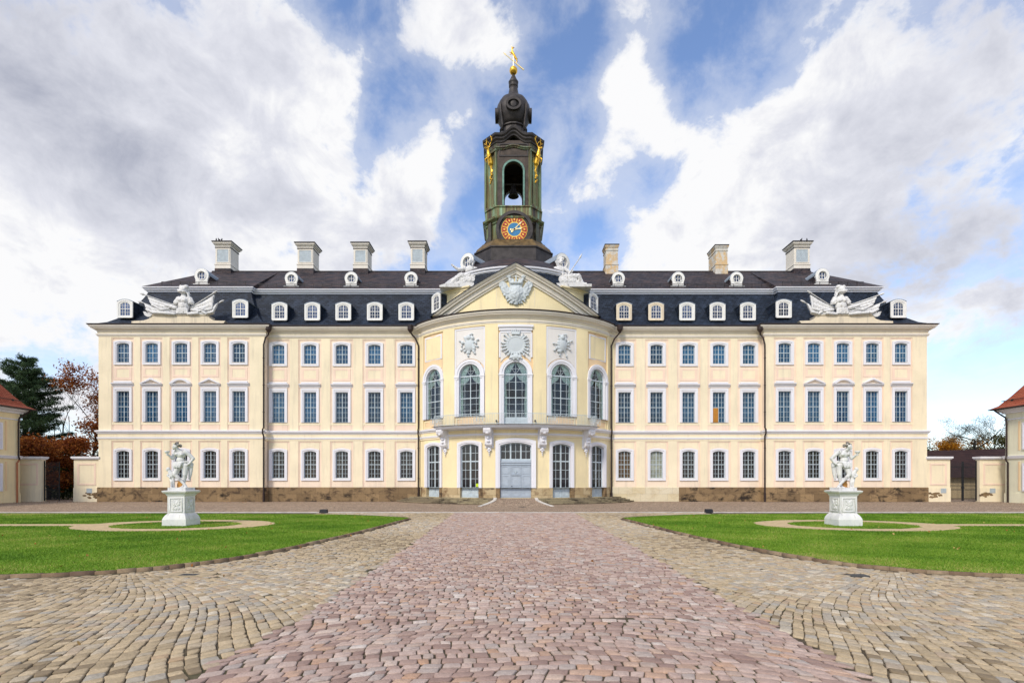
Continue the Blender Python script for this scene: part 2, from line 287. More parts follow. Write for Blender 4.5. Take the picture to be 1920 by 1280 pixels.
# ------------------------------------------------------------------ helpers
class MB:
    def __init__(s): s.v = []; s.f = []; s.m = []
    def add(s, vs, fs, mi=0):
        b = len(s.v); s.v += [tuple(v) for v in vs]; s.f += [tuple(i+b for i in f) for f in fs]; s.m += [mi]*len(fs); return s
    def box(s, x0, x1, y0, y1, z0, z1, nx=1, mi=0):
        xs = [x0+(x1-x0)*i/nx for i in range(nx+1)]; vs = []
        for x in xs: vs += [(x,y0,z0),(x,y1,z0),(x,y1,z1),(x,y0,z1)]
        fs = [(0,1,2,3)]
        for i in range(nx):
            a, c = 4*i, 4*i+4
            for k in range(4): fs.append((a+k, c+k, c+(k+1)%4, a+(k+1)%4))
        e = 4*nx; fs.append((e+3,e+2,e+1,e)); return s.add(vs, fs, mi)
    def prism(s, pts, y0, y1, mi=0):
        n = len(pts); vs = [(x,y0,z) for x,z in pts]+[(x,y1,z) for x,z in pts]
        fs = [tuple(range(n)), tuple(range(2*n-1, n-1, -1))]+[(i,i+n,(i+1)%n+n,(i+1)%n) for i in range(n)]
        return s.add(vs, fs, mi)
    def ring(s, A, B, y0, y1, mi=0, closed=True):
        n = len(A); vs = [(x,y0,z) for x,z in A]+[(x,y0,z) for x,z in B]+[(x,y1,z) for x,z in A]+[(x,y1,z) for x,z in B]; fs = []
        for i in range(n if closed else n-1):
            j = (i+1)%n
            fs += [(i,j,n+j,n+i),(2*n+i,3*n+i,3*n+j,2*n+j),(i,2*n+i,2*n+j,j),(n+i,n+j,3*n+j,3*n+i)]
        if not closed: fs += [(0,n,3*n,2*n),(n-1,3*n-1,4*n-1,2*n-1)]
        return s.add(vs, fs, mi)
    def tube(s, pts, rs, n=6, mi=0, cap=True):
        pts = [Vector(p) for p in pts]
        if isinstance(rs, (int, float)): rs = [rs]*len(pts)
        vs = []; fs = []; prev = None
        for i, p in enumerate(pts):
            d = (pts[min(i+1, len(pts)-1)]-pts[max(i-1, 0)])
            d = d.normalized() if d.length > 1e-9 else Vector((0,0,1))
            if prev is None: u = d.orthogonal().normalized()
            else:
                u = prev-d*prev.dot(d); u = u.normalized() if u.length > 1e-6 else d.orthogonal().normalized()
            prev = u; w = d.cross(u)
            for k in range(n):
                a = 2*PI*k/n; vs.append(p+(u*math.cos(a)+w*math.sin(a))*rs[i])
        for i in range(len(pts)-1):
            for k in range(n): fs.append((i*n+k, i*n+(k+1)%n, (i+1)*n+(k+1)%n, (i+1)*n+k))
        if cap: fs += [tuple(range(n-1,-1,-1)), tuple(range((len(pts)-1)*n, len(pts)*n))]
        return s.add(vs, fs, mi)
    def lathe(s, prof, n=24, c=(0,0,0), mi=0, sq=None, rot=0):
        vs = []; fs = []
        for r, z in prof:
            for k in range(n):
                a = 2*PI*(k+.5)/n+rot; q = sq(a) if sq else 1
                vs.append((c[0]+r*q*math.sin(a), c[1]-r*q*math.cos(a), c[2]+z))
        for i in range(len(prof)-1):
            for k in range(n): fs.append((i*n+k, i*n+(k+1)%n, (i+1)*n+(k+1)%n, (i+1)*n+k))
        fs += [tuple(range(n-1,-1,-1)), tuple(range((len(prof)-1)*n, len(prof)*n))]
        return s.add(vs, fs, mi)
    def sphere(s, c, r, n=16, m=10, mi=0, sc=(1,1,1), rot=None):
        vs = []; fs = []
        for i in range(1, m):
            t = PI*i/m
            for k in range(n): vs.append((math.sin(t)*math.cos(2*PI*k/n), math.sin(t)*math.sin(2*PI*k/n), math.cos(t)))
        vs += [(0,0,1),(0,0,-1)]; T, B = len(vs)-2, len(vs)-1
        for i in range(m-2):
            for k in range(n): fs.append((i*n+k, (i+1)*n+k, (i+1)*n+(k+1)%n, i*n+(k+1)%n))
        for k in range(n): fs += [(T, k, (k+1)%n), (B, (m-2)*n+(k+1)%n, (m-2)*n+k)]
        out = []
        for v in vs:
            p = Vector((v[0]*r*sc[0], v[1]*r*sc[1], v[2]*r*sc[2]))
            if rot is not None: p = rot @ p
            out.append(p+Vector(c))
        return s.add(out, fs, mi)
    def capsule(s, p, q, r0, r1, n=10, mi=0):
        p, q = Vector(p), Vector(q); d = q-p; L = d.length
        if L < 1e-6: return s.sphere(p, r0, n, 6, mi)
        d.normalize(); pts = []; rs = []
        for t in (-.98,-.8,-.4): pts.append(p+d*(t*r0)); rs.append(r0*math.sqrt(1-t*t))
        pts.append(p); rs.append(r0); pts.append(q); rs.append(r1)
        for t in (.4,.8,.98): pts.append(q+d*(t*r1)); rs.append(r1*math.sqrt(1-t*t))
        return s.tube(pts, rs, n, mi)
    def sweep(s, path, prof, closed=False, mi=0, cap=True):
        n = len(path); k = len(prof); P = [Vector(p) for p in path]; vs = []
        for i in range(n):
            a = P[i]-P[i-1] if (i > 0 or closed) else P[1]-P[0]
            b = P[(i+1)%n]-P[i] if (i < n-1 or closed) else P[n-1]-P[n-2]
            a.normalize(); b.normalize(); na = Vector((a.y,-a.x)); nb = Vector((b.y,-b.x)); m = na+nb
            m = m/max(.25, m.dot(na)) if m.length > 1e-6 else na
            for o, z in prof: vs.append((P[i].x+m.x*o, P[i].y+m.y*o, z))
        fs = []
        for i in range(n if closed else n-1):
            j = (i+1)%n
            for q in range(k-1): fs.append((i*k+q, j*k+q, j*k+q+1, i*k+q+1))
        if cap and not closed: fs += [tuple(range(k)), tuple(range(n*k-1, (n-1)*k-1, -1))]
        return s.add(vs, fs, mi)
    def xf(s, fn): s.v = [tuple(fn(*v)) for v in s.v]; return s
    def mesh(s, name, mats, smooth=False, norm=True):
        me = bpy.data.meshes.new(name); me.from_pydata(s.v, [], s.f)
        for m in (mats if isinstance(mats, (list, tuple)) else [mats]): me.materials.append(M[m])
        if len(s.f): me.polygons.foreach_set('material_index', s.m)
        if norm:
            bm = bmesh.new(); bm.from_mesh(me); bmesh.ops.recalc_face_normals(bm, faces=bm.faces); bm.to_mesh(me); bm.free()
        if smooth: me.polygons.foreach_set('use_smooth', [True]*len(me.polygons))
        me.update(); return me
    def build(s, name, mats, parent=None, loc=(0,0,0), rz=0, smooth=False, norm=True): return put(name, s.mesh(name, mats, smooth, norm), parent, loc, rz)
def put(name, me, parent=None, loc=(0,0,0), rz=0, scale=None):
    o = bpy.data.objects.new(name, me); COL.objects.link(o); o.location = loc; o.rotation_euler = (0,0,rz)
    if scale: o.scale = scale
    if parent is not None: o.parent = parent
    return o
def tag(o, label=None, cat=None, group=None, kind=None):
    if label: o['label'] = label
    if cat: o['category'] = cat
    if group: o['group'] = group
    if kind: o['kind'] = kind
    return o
def empty(name, loc, label, cat, group=None, rz=0):
    o = bpy.data.objects.new(name, None); COL.objects.link(o); o.location = loc; o.rotation_euler = (0,0,rz); o.empty_display_size = .3
    return tag(o, label, cat, group)
def sculpt(mb, name, mats, voxel, smooth=4, disp=0.0, dscale=6.0):
    """fuse overlapping volumes into one continuous carved surface"""
    me = mb.mesh(name+'_raw', mats); o = bpy.data.objects.new(name+'_raw', me); COL.objects.link(o)
    r = o.modifiers.new('r', 'REMESH'); r.mode = 'VOXEL'; r.voxel_size = voxel
    if smooth: k = o.modifiers.new('s', 'SMOOTH'); k.factor = .5; k.iterations = smooth
    dg = bpy.context.evaluated_depsgraph_get(); e = o.evaluated_get(dg); out = bpy.data.meshes.new_from_object(e)
    bpy.data.objects.remove(o); bpy.data.meshes.remove(me); out.name = name
    out.materials.clear()
    for m in (mats if isinstance(mats, (list, tuple)) else [mats]): out.materials.append(M[m])
    if disp:
        n = len(out.vertices); co = np.empty(n*3); out.vertices.foreach_get('co', co); co = co.reshape(-1,3); no = np.empty(n*3); out.vertex_normals.foreach_get('vector', no); no = no.reshape(-1,3)
        d = np.sin(co[:,0]*dscale*2.1+np.sin(co[:,2]*dscale*1.3)*1.5+co[:,1]*dscale)*np.sin(co[:,2]*dscale*.9+co[:,0]*dscale*.7+1.3)
        co += no*(d*disp)[:,None]; out.vertices.foreach_set('co', co.ravel()); out.update()
    out.polygons.foreach_set('use_smooth', [True]*len(out.polygons)); return out
def np_mesh(name, V, polys, mat, tint=None, smooth=False):
    """V (n,3); polys = list of (m,k) index arrays; tint per vertex"""
    me = bpy.data.meshes.new(name); me.vertices.add(len(V)); me.vertices.foreach_set('co', np.asarray(V, float).ravel())
    tot = sum(p.size for p in polys); cnt = sum(len(p) for p in polys)
    me.loops.add(tot); me.loops.foreach_set('vertex_index', np.concatenate([p.ravel() for p in polys]).astype(np.int32)); me.polygons.add(cnt)
    ls = np.concatenate([np.full(len(p), p.shape[1]) for p in polys]); st = np.concatenate([[0], np.cumsum(ls)[:-1]])
    me.polygons.foreach_set('loop_start', st.astype(np.int32))
    me.materials.append(M[mat])
    if tint is not None: a = me.attributes.new('tint', 'FLOAT', 'POINT'); a.data.foreach_set('value', np.asarray(tint, np.float32))
    if smooth: me.polygons.foreach_set('use_smooth', [True]*cnt)
    me.update(calc_edges=True); me.validate(); return me
def leaves_mesh(name, C, size, mat, rng, flat=0.0, aspect=.6):
    n = len(C); a = rng.normal(size=(n,3)); a[:,2] *= (1-flat); a /= np.linalg.norm(a, axis=1)[:,None]+1e-9
    b = rng.normal(size=(n,3)); b -= a*(a*b).sum(1)[:,None]; b /= np.linalg.norm(b, axis=1)[:,None]+1e-9
    s = size*rng.uniform(.6, 1.3, (n,1)); V = np.stack([C-a*s, C+b*s*aspect, C+a*s, C-b*s*aspect], 1).reshape(-1,3)
    return np_mesh(name, V, [np.arange(4*n).reshape(n,4)], mat, np.repeat(rng.uniform(0,1,n), 4))
def inpoly(P, poly):
    x, y = P[:,0], P[:,1]; ins = np.zeros(len(P), bool); n = len(poly); j = n-1
    for i in range(n):
        xi, yi = poly[i]; xj, yj = poly[j]
        if yi != yj: ins ^= ((yi > y) != (yj > y)) & (x < (xj-xi)*(y-yi)/(yj-yi)+xi)
        j = i
    return ins
def arch(w, h, rise, n=12, z0=0.0, grow=0.0, gt=None, gb=0.0):
    """closed loop of an opening, arched on top; grow widens it"""
    gt = grow if gt is None else gt; hw = w/2+grow; pts = [(-hw, z0-gb), (hw, z0-gb)]
    if rise <= 0.001: return pts+[(hw, h+gt), (-hw, h+gt)] if False else pts+[(hw-2*hw*i/n, h+gt) for i in range(n+1)]
    r = (w*w/4+rise*rise)/(2*rise); cz = h-r
    ro = r+gt; half = math.asin(min(1, (w/2)/r)) if rise < w/2-1e-3 else PI/2
    if rise >= w/2-1e-3: return pts+[(hw*math.cos(PI*i/n), h-rise+(rise+gt)*math.sin(PI*i/n)) for i in range(n+1)]
    z_e = h-rise+gt
    rr = (hw*hw+rise*rise)/(2*rise); cc = h+gt-rr; hh = math.asin(hw/rr)
    return pts+[(rr*math.sin(hh-2*hh*i/n), cc+rr*math.cos(hh-2*hh*i/n)) for i in range(n+1)]
def ztop(w, h, rise):
    if rise <= .001: return lambda x: h
    r = (w*w/4+rise*rise)/(2*rise); return lambda x: h-r+math.sqrt(max(0, r*r-x*x))
def sash(w, h, rise, vb, hb, panel=0.0, y0=.15, y1=.20, fw=.06):
    """frame mesh with glazing bars; vb [(x,thick,z0,z1)], hb [(z,thick)]"""
    mb = MB(); mb.ring(arch(w, h, rise), arch(w-2*fw, h-fw, max(0, rise-.0 if rise < w/2-.01 else rise-fw), z0=fw), y0, y1); zt = ztop(w, h, rise)
    for q in vb:
        x, t = q[0], q[1]; a = q[2] if len(q) > 2 else panel; b = q[3] if len(q) > 3 else zt(abs(x)+t/2)
        d = 0 if t > .06 else .012
        mb.box(x-t/2, x+t/2, y0+d-.01, y1-.01, a, b-.01)
    for z, t in hb:
        hw = w/2
        if rise > 0 and z > h-rise:
            r = (w*w/4+rise*rise)/(2*rise); hw = math.sqrt(max(.01, r*r-(z-(h-r))**2))
        d = 0 if t > .06 else .014
        mb.box(-hw+.02, hw-.02, y0+d-.014, y1-.014, z-t/2, z+t/2)
    if panel:
        mb.box(-w/2+.03, w/2-.03, y0-.005, y1+.03, .03, panel)
        for sx in (-1, 1): mb.box(sx*w/4-w/4+.16, sx*w/4+w/4-.16, y0-.03, y0, .18, panel-.16)
        mb.box(-.05, .05, y0-.045, y0, .03, panel)
    return mb
def paneM(w, h, rise, y=.18): mb = MB(); p = arch(w-.04, h-.02, rise); mb.add([(x,y,z) for x,z in p], [tuple(range(len(p)))]); return mb
def surround(w, h, rise, side, top, bot, deep=.26, p1=.13, p2=.08):
    mb = MB(); I = arch(w, h, rise); Mid = arch(w, h, rise, grow=side*.42, gt=top*.42, gb=bot*.42); O = arch(w, h, rise, grow=side, gt=top, gb=bot)
    mb.ring(O, Mid, -p1, .02); mb.ring(Mid, I, -p2, deep); return mb
# ------------------------------------------------------------------ ground
YO, YI = 57.3, 58.0                      # fronts of the corner blocks and of the linking wings
BX, BR, BCY = .38, 13.65, 66.15          # the bowed middle: axis, radius, centre
def struct(name, mb, mats, **k): return tag(mb.build(name, mats, **k), kind='structure')
struct('ground', MB().add([(-600,-300,-.09),(600,-300,-.09),(600,1500,-.09),(-600,1500,-.09)], [(0,1,2,3)]), 'field')
struct('paving_bed', MB().add([(-75,-20,-.020),(75,-20,-.020),(75,38.2,-.020),(-75,38.2,-.020)], [(0,1,2,3)]), 'joint_earth')
struct('far_courtyard', MB().add([(-75,38.2,-.005),(75,38.2,-.005),(75,75,-.005),(-75,75,-.005)], [(0,1,2,3)]), 'far_paving')
LW = [(-6.35,31.6),(-6.5,30.4),(-6.75,27.5),(-7.0,24),(-7.4,20.9),(-7.85,18),(-8.5,15.5),(-9.3,14.15),(-10.4,13.3),(-12.6,12.65),(-16,12.25),(-22,12.05),(-50,12.0),(-50,36.8),(-30,36.3),(-13.3,35.5),(-10,34.3),(-7.8,33.0),(-6.7,32.2)]
def smooth_loop(P, k=2):
    for _ in range(k):
        Q = []
        for i in range(len(P)):
            a, b = P[i], P[(i+1)%len(P)]
            Q += [(a[0]*.75+b[0]*.25, a[1]*.75+b[1]*.25), (a[0]*.25+b[0]*.75, a[1]*.25+b[1]*.75)]
        P = Q
    return P
LAWN_L = smooth_loop(LW); LAWN_R = [(-x+.5, y) for x, y in LAWN_L][::-1]
def offset_loop(P, d):
    n = len(P); out = []
    for i in range(n):
        a = Vector(P[i])-Vector(P[i-1]); b = Vector(P[(i+1)%n])-Vector(P[i]); t = (a.normalized()+b.normalized()).normalized()
        out.append((P[i][0]+t.y*d, P[i][1]-t.x*d))
    return out
def area(P): return sum(P[i-1][0]*P[i][1]-P[i][0]*P[i-1][1] for i in range(len(P)))/2
rng = np.random.default_rng(7)
def stones(name, Q, mat, rise=.009, jit=.010, inset=.09, depth=.05, tintf=None, base=0.0):
    """Q (n,4,2) quads -> rounded setts"""
    n = len(Q); Q = Q+rng.normal(0, jit, Q.shape); c = Q.mean(1, keepdims=True)
    P = []
    for i in range(4):
        a, b, pv = Q[:,i], Q[:,(i+1)%4], Q[:,i-1]
        P += [a+(pv-a)*.10, a+(b-a)*.10]
    P = np.stack(P, 1); h = base+rng.normal(0, rise*.5, (n,1)); tilt = rng.normal(0, .014, (n,2))
    def ring(k, z): 
        q = c+(P-c)*k; zz = h+z+((q-c)*tilt[:,None,:]).sum(2); return np.concatenate([q, zz[...,None]], 2)
    R3 = [ring(1.0, -depth), ring(.995, -.012), ring(1-inset*.5, -.001), ring(1-inset*1.6, .003)]
    V = np.concatenate(R3, 1).reshape(-1,3); b = np.arange(n)[:,None]*32; polys = []
    for L in range(3):
        for k in range(8): polys.append(np.concatenate([b+L*8+k, b+L*8+(k+1)%8, b+(L+1)*8+(k+1)%8, b+(L+1)*8+k], 1))
    top = b+24+np.arange(8)[None,:]
    t = rng.uniform(0,1,n) if tintf is None else tintf(c[:,0,:])
    return np_mesh(name, V, [np.concatenate(polys), top], mat, np.repeat(t, 32), smooth=False)
def rows(tfun, t0, t1, tw, s0, s1, L, gap=.018):
    """setts in rows; tfun maps (s along, t across) to the ground"""
    out = []; t = t0
    while t < t1:
        w = tw*random.uniform(.88, 1.14); s = s0+random.uniform(0, L); q = []
        while s < s1:
            l = L*random.uniform(.7, 1.35); q.append((s+gap/2, s+l-gap/2)); s += l
        q = np.array(q); a, b = q[:,0], q[:,1]; u0 = np.full(len(q), t+gap/2); u1 = np.full(len(q), t+w-gap/2)
        out.append(np.stack([tfun(a,u0), tfun(b,u0), tfun(b,u1), tfun(a,u1)], 1)); t += w
    return np.concatenate(out)
random.seed(5)
STRIP = [(-4.28,38.1),(-3.8,20),(-3.68,8.86),(-3.98,6.06),(-4.2,3.2),(4.36,3.2),(4.34,9.2),(4.45,20),(4.6,38.1)]
wob = lambda s, t: .05*np.sin(s*1.1+t*.7)+.03*np.sin(s*2.7-t*1.9)
Qa = rows(lambda s,t: np.stack([s, t+wob(s,t)], 1), 8.95, 38.0, .158, -5, 5.5, .20)
arc_ = lambda s, t: np.stack([s+.08*np.sin(t*3), t-.062*(s-.4)**2+wob(s,t)], 1)
Qb = rows(arc_, 3.3, 10.5, .168, -5, 5.5, .215)
Qb = Qb[Qb.mean(1)[:,1] < 8.9]
Qp = np.concatenate([Qa, Qb]); Qp = Qp[inpoly(Qp.mean(1), STRIP)]
tag(put('pink_cobble_strip', stones('pink_cobble_strip', Qp, 'pink_sett')), kind='structure')
def fan(cx, cy, sg):
    # rows run out of the gully like a fan
    def tf(s, t): a = t/9.0; b = a+.055*np.sin(s*.55+a*2); return np.stack([cx+sg*s*-np.cos(b), cy-s*np.sin(b)], 1)
    return tf
def fan_rows(cx, cy, sg):
    out = []
    for r0, r1, tw in ((1.0,2.2,.72),(2.2,4.2,.40),(4.2,7.2,.25),(7.2,11.2,.162),(11.2,16,.11)):
        out.append(rows(fan(cx, cy, sg), -.35*9, 9*2.95, tw, r0, r1, .19, .013))
    return np.concatenate(out)
def tint_tan(c): 
    g = .5+.28*np.sin(c[:,0]*.5+1)*np.sin(c[:,1]*.4)+rng.normal(0,.24,len(c)); return np.clip(g, 0, 1)
for sg, LN, nm in ((1, LAWN_R, 'R'), (-1, LAWN_L, 'L')):
    Qf = fan_rows(sg*10.6+(.3 if sg > 0 else -.4), 15.0, sg)
    Qh = rows(lambda s,t: np.stack([s, t+wob(s,t)], 1), 14.8, 38.0, .175, 3.0, 14, .21); 
    if sg < 0: Qh = Qh*np.array([-1,1])
    cf = Qf.mean(1); Qf = Qf[(cf[:,1] < 14.8) & (cf[:,1] > 3.2)]
    Q = np.concatenate([Qf, Qh]); c = Q.mean(1)
    big = offset_loop(LN, .32 if area(LN) > 0 else -.32)
    keep = ~inpoly(c, offset_loop(STRIP, -.07)) & ~inpoly(c, STRIP) & ~inpoly(c, big) & (c[:,0]*sg > 2) & (np.abs(c[:,0]) < 1.25*c[:,1]+4.0) & (c[:,1] < 38.0) & ~((np.abs(c[:,0]-(8.75 if sg > 0 else -8.2)) < (.26 if sg > 0 else .66)) & (np.abs(c[:,1]-12.97) < .24))
    tag(put('tan_cobbles', stones('tan_cobbles', Q[keep], 'tan_sett', tintf=tint_tan)), kind='structure')
# pale stone line across the court
mb = MB(); x = -60.0
while x < 60:
    l = random.uniform(.8, 1.3); mb.box(x, x+l-.02, 38.1+random.uniform(-.01,.01), 38.55, -.05, .012+random.uniform(0,.01)); x += l
struct('stone_line', mb, 'white_stone')
# lawns, kerbs, sand paths, blades
for LN, sg in ((LAWN_L, -1), (LAWN_R, 1)):
    if area(LN) < 0: LN = LN[::-1]
    struct('lawn', MB().add([(x,y,.058) for x,y in LN]+[(x,y,-.05) for x,y in LN], [tuple(range(len(LN)))]+[(i,(i+1)%len(LN),(i+1)%len(LN)+len(LN),i+len(LN)) for i in range(len(LN))]), 'lawn_soil')
    O = offset_loop(LN, .13); per = [Vector(p) for p in LN]; inner = LN
    # kerb of single stones
    vs = []; polys = []; tn = []; d = 0; i = 0; n = len(LN); acc_ = 0; k0 = 0
    segs = []
    pts = [(Vector(LN[i]), Vector(O[i])) for i in range(n)]+[(Vector(LN[0]), Vector(O[0]))]
    for i in range(n):
        a, ao = pts[i]; b, bo = pts[i+1]; L = (b-a).length; m = max(1, round(L/.75))
        for j in range(m):
            f0, f1 = j/m+.008/max(L/m,.2)*.5, (j+1)/m-.008/max(L/m,.2)*.5
            segs.append((a.lerp(b,f0), ao.lerp(bo,f0), ao.lerp(bo,f1), a.lerp(b,f1)))
    V = []; T = []
    for q in segs:
        z = .072+random.uniform(-.010,.010)
        V += [(p.x,p.y,-.06) for p in q]+[(p.x,p.y,z) for p in q]; T += [random.random()]*8
    b = np.arange(len(segs))[:,None]*8
    tag(put('kerb', np_mesh('kerb', V, [np.concatenate([b+np.array(f)[None,:] for f in ((4,5,6,7),(0,1,5,4),(1,2,6,5),(2,3,7,6),(3,0,4,7))])], 'kerb_stone', T)), kind='structure')
    cx, cy = (-17.6, 26.9) if sg < 0 else (17.85, 26.9)
    el = lambda a, b, k=72: [(cx+(a+.07*math.sin(i*1.9+a)+.05*math.sin(i*.7))*math.cos(2*PI*i/k), cy+(b+.06*math.sin(i*2.3+b)+.05*math.sin(i*.9))*math.sin(2*PI*i/k)) for i in range(k)]
    A, B = el(4.9,3.4), el(3.15,2.25); mb = MB(); mb.add([(x,y,.066) for x,y in A]+[(x,y,.066) for x,y in B], [(i,(i+1)%72,72+(i+1)%72,72+i) for i in range(72)])
    mb.add([(cx+sg*x,y,.063) for x,y in ((4.4,26.2),(4.4,27.5),(14,27.2),(50,27.0),(50,25.9),(14,26.2))], [tuple(range(6))])
    mb.add([(sg*x,y,.066) for x,y in ((29,35.5),(31,35.9),(49,32.6),(49,31.8))], [(0,1,2,3)])
    struct('sand_path', mb, 'sand')
    # mown blades
    N = 760000; P = np.stack([sg*rng.uniform(6.3, 46, N), rng.uniform(12.2, 36, N)], 1)
    w = np.clip((17.0/P[:,1])**1.6, .12, 1); P = P[rng.uniform(0,1,N) < w]; P = P[inpoly(P, offset_loop(LN, .06))]; P = P[np.abs(P[:,0]) < 1.3*P[:,1]+4]
    e = np.hypot((P[:,0]-cx)/4.9, (P[:,1]-cy)/3.4); f = np.hypot((P[:,0]-cx)/3.15, (P[:,1]-cy)/2.25); pth = ((e < 1.0) & (f > 1.0)) | ((np.abs(P[:,1]-26.8) < .62) & (np.abs(P[:,0]) > abs(cx)+4.2))
    P = P[~pth]; n = len(P); hgt = rng.uniform(.025,.06,n)*np.where(rng.uniform(0,1,n) < .02, 1.5, 1); th = rng.uniform(0, 2*PI, n); wd = rng.uniform(.006,.012,n)*np.clip(P[:,1]/16, 1, 2.2); ln = rng.normal(0,.03,(n,2))
    dx, dy = np.cos(th)*wd, np.sin(th)*wd
    Vb = np.stack([np.stack([P[:,0]-dx,P[:,1]-dy,np.full(n,.056)],1), np.stack([P[:,0]+dx,P[:,1]+dy,np.full(n,.056)],1), np.stack([P[:,0]+ln[:,0],P[:,1]+ln[:,1],.058+hgt],1)],1).reshape(-1,3)
    patch = .42+.22*np.sin(P[:,0]*.9+np.sin(P[:,1]*.8))*np.sin(P[:,1]*1.3)+.16*np.sin(P[:,0]*.37+1.7*np.sin(P[:,1]*.31))*np.sin(P[:,1]*.52+.6*np.sin(P[:,0]*.6))+.10*np.sin(P[:,0]*2.3+P[:,1]*1.1)*np.sin(P[:,1]*2.9-P[:,0]*.7)+rng.normal(0,.19,n)
    edge = np.clip(1-(P[:,1]-12.2-.6*np.sin(P[:,0]*.8)-.12*np.clip(16-np.abs(P[:,0]),0,9)**1.5)/2.2, 0, 1)*.26*np.clip(rng.normal(.7,.8,n),0,2); 
    tag(put('grass', np_mesh('grass', Vb, [np.arange(3*n).reshape(n,3)], 'grass_blade', np.repeat(np.clip(patch+edge,0,1),3))), kind='stuff')
C_ = np.concatenate([np.stack([rng.uniform(-26,26,240), rng.uniform(6,36,240), np.full(240,.10)],1), np.stack([rng.uniform(-60,-26,240), rng.uniform(54,57,240), np.full(240,.03)],1)])
onl = inpoly(C_[:,:2], LAWN_L) | inpoly(C_[:,:2], LAWN_R); C_[~onl, 2] = .025; C_ = C_[onl | (rng.uniform(0,1,len(C_)) < .35)]
tag(put('fallen_leaves', leaves_mesh('fallen_leaves', C_, .045, 'fallen_leaf', rng, -1.0, .7)), kind='stuff')
plain('kerb_slab', (.38,.30,.19), .9, var=.3, scale=4)
# gully grates beside the kerbs
for x, y, lab in ((-8.2,13.0,'iron gully grate in tan paving before the left lawn kerb'), (8.75,12.95,'iron gully grate in tan paving before the right lawn kerb')):
    mb = MB(); a, b = .22, .12; mb.box(x-a,x+a,y-b,y-b+.025,-.03,.014).box(x-a,x+a,y+b-.025,y+b,-.03,.014).box(x-a,x-a+.025,y-b+.025,y+b-.025,-.03,.013).box(x+a-.025,x+a,y-b+.025,y+b-.025,-.03,.013)
    for i in range(7): mb.box(x-.17+i*.057-.014, x-.17+i*.057+.014, y-b+.025, y+b-.025, -.03, .012)
    tag(mb.build('drain_grate', 'grate_metal'), lab, 'drain grate', 'gully grates')
mb = MB(); mb.box(-8.8,-7.6,12.78,12.88,-.03,.010); mb.box(-8.8,-7.6,13.12,13.22,-.03,.010); mb.box(-8.8,-8.42,12.88,13.12,-.03,.010); mb.box(-7.98,-7.6,12.88,13.12,-.03,.010); struct('gully_slab', mb, 'kerb_slab')
# steps and carriage ramp in front of the bow
mb = MB(); arcp = lambda r, a0, a1, n: [(BX+r*math.sin(R_(a0+(a1-a0)*i/n)), BCY-r*math.cos(R_(a0+(a1-a0)*i/n))) for i in range(n+1)]
for k, (r, z) in enumerate(((14.6,.58),(15.0,.44),(15.4,.30),(15.8,.16))):
    for a0, a1 in ((-60,-9.2),(9.2,60)): mb.sweep(arcp(r, a0, a1, 30), [(-2.3,z-.145),(-.03,z-.145),(.02,z-.12),(.02,z-.015),(0,z),(-2.3,z)])
struct('steps', mb, 'step_stone')
yr0, yr1 = 47.2, 52.7; mb = MB(); mb.add([(BX-3.2,yr0,0),(BX+3.2,yr0,0),(BX+2.1,yr1,.585),(BX-2.1,yr1,.585),(BX-3.2,yr0,-.1),(BX+3.2,yr0,-.1),(BX+2.1,yr1,-.1),(BX-2.1,yr1,-.1)], [(0,1,2,3),(0,4,5,1),(1,5,6,2),(3,7,4,0),(2,6,7,3)])
struct('ramp', mb, 'far_paving')
mb = MB()
for sg in (-1, 1):
    P = [(BX+sg*(2.1+1.25*max(0,(t-.25)/.75)**1.5), yr1-(yr1-yr0)*t, .60*(1-t)+.01) for t in [i/10 for i in range(11)]]
    for i in range(10):
        (x0,y0,z0), (x1,y1,z1) = P[i], P[i+1]; w = .17
        mb.add([(x0-w,y0,z0+.03),(x0+w,y0,z0+.03),(x1+w,y1+.02,z1+.03),(x1-w,y1+.02,z1+.03),(x0-w,y0,-.1),(x0+w,y0,-.1),(x1+w,y1+.02,-.1),(x1-w,y1+.02,-.1)], [(0,1,2,3),(4,5,1,0),(5,6,2,1),(6,7,3,2),(7,4,0,3)])
struct('ramp_edging', mb, 'white_stone')
mb = MB(); mb.lathe([(.0,-.01),(.36,-.01),(.36,.012),(.30,.016),(.0,.016)], 28, (.9,46.2,0)); tag(mb.build('manhole_cover', 'copper_dark'), 'round rusty manhole cover set in paving before the entrance ramp', 'manhole')
# floodlight boxes on the court
for x, y, lab in ((PX(607,37.2),37.2,'small black floodlight box on paving behind the left lawn'), (PX(1329,37.6),37.6,'small black floodlight box on paving behind the right lawn')):
    e = empty('floodlight', (x,y,0), lab, 'floodlight', 'ground floodlights')
    MB().add([(-.28,-.16,.04),(.28,-.16,.04),(.28,.16,.04),(-.28,.16,.04),(-.25,-.12,.26),(.25,-.12,.26),(.25,.13,.30),(-.25,.13,.30)], [(0,1,2,3),(4,5,6,7),(0,1,5,4),(1,2,6,5),(2,3,7,6),(3,0,4,7)]).build('housing', 'black_box', e)
    MB().box(-.2,.2,-.05,.05,-.01,.045).build('foot', 'iron', e); MB().add([(-.22,.148,.09),(.22,.148,.09),(.2,.14,.25),(-.2,.14,.25)], [(0,1,2,3)]).build('lens', 'pane_dark', e)
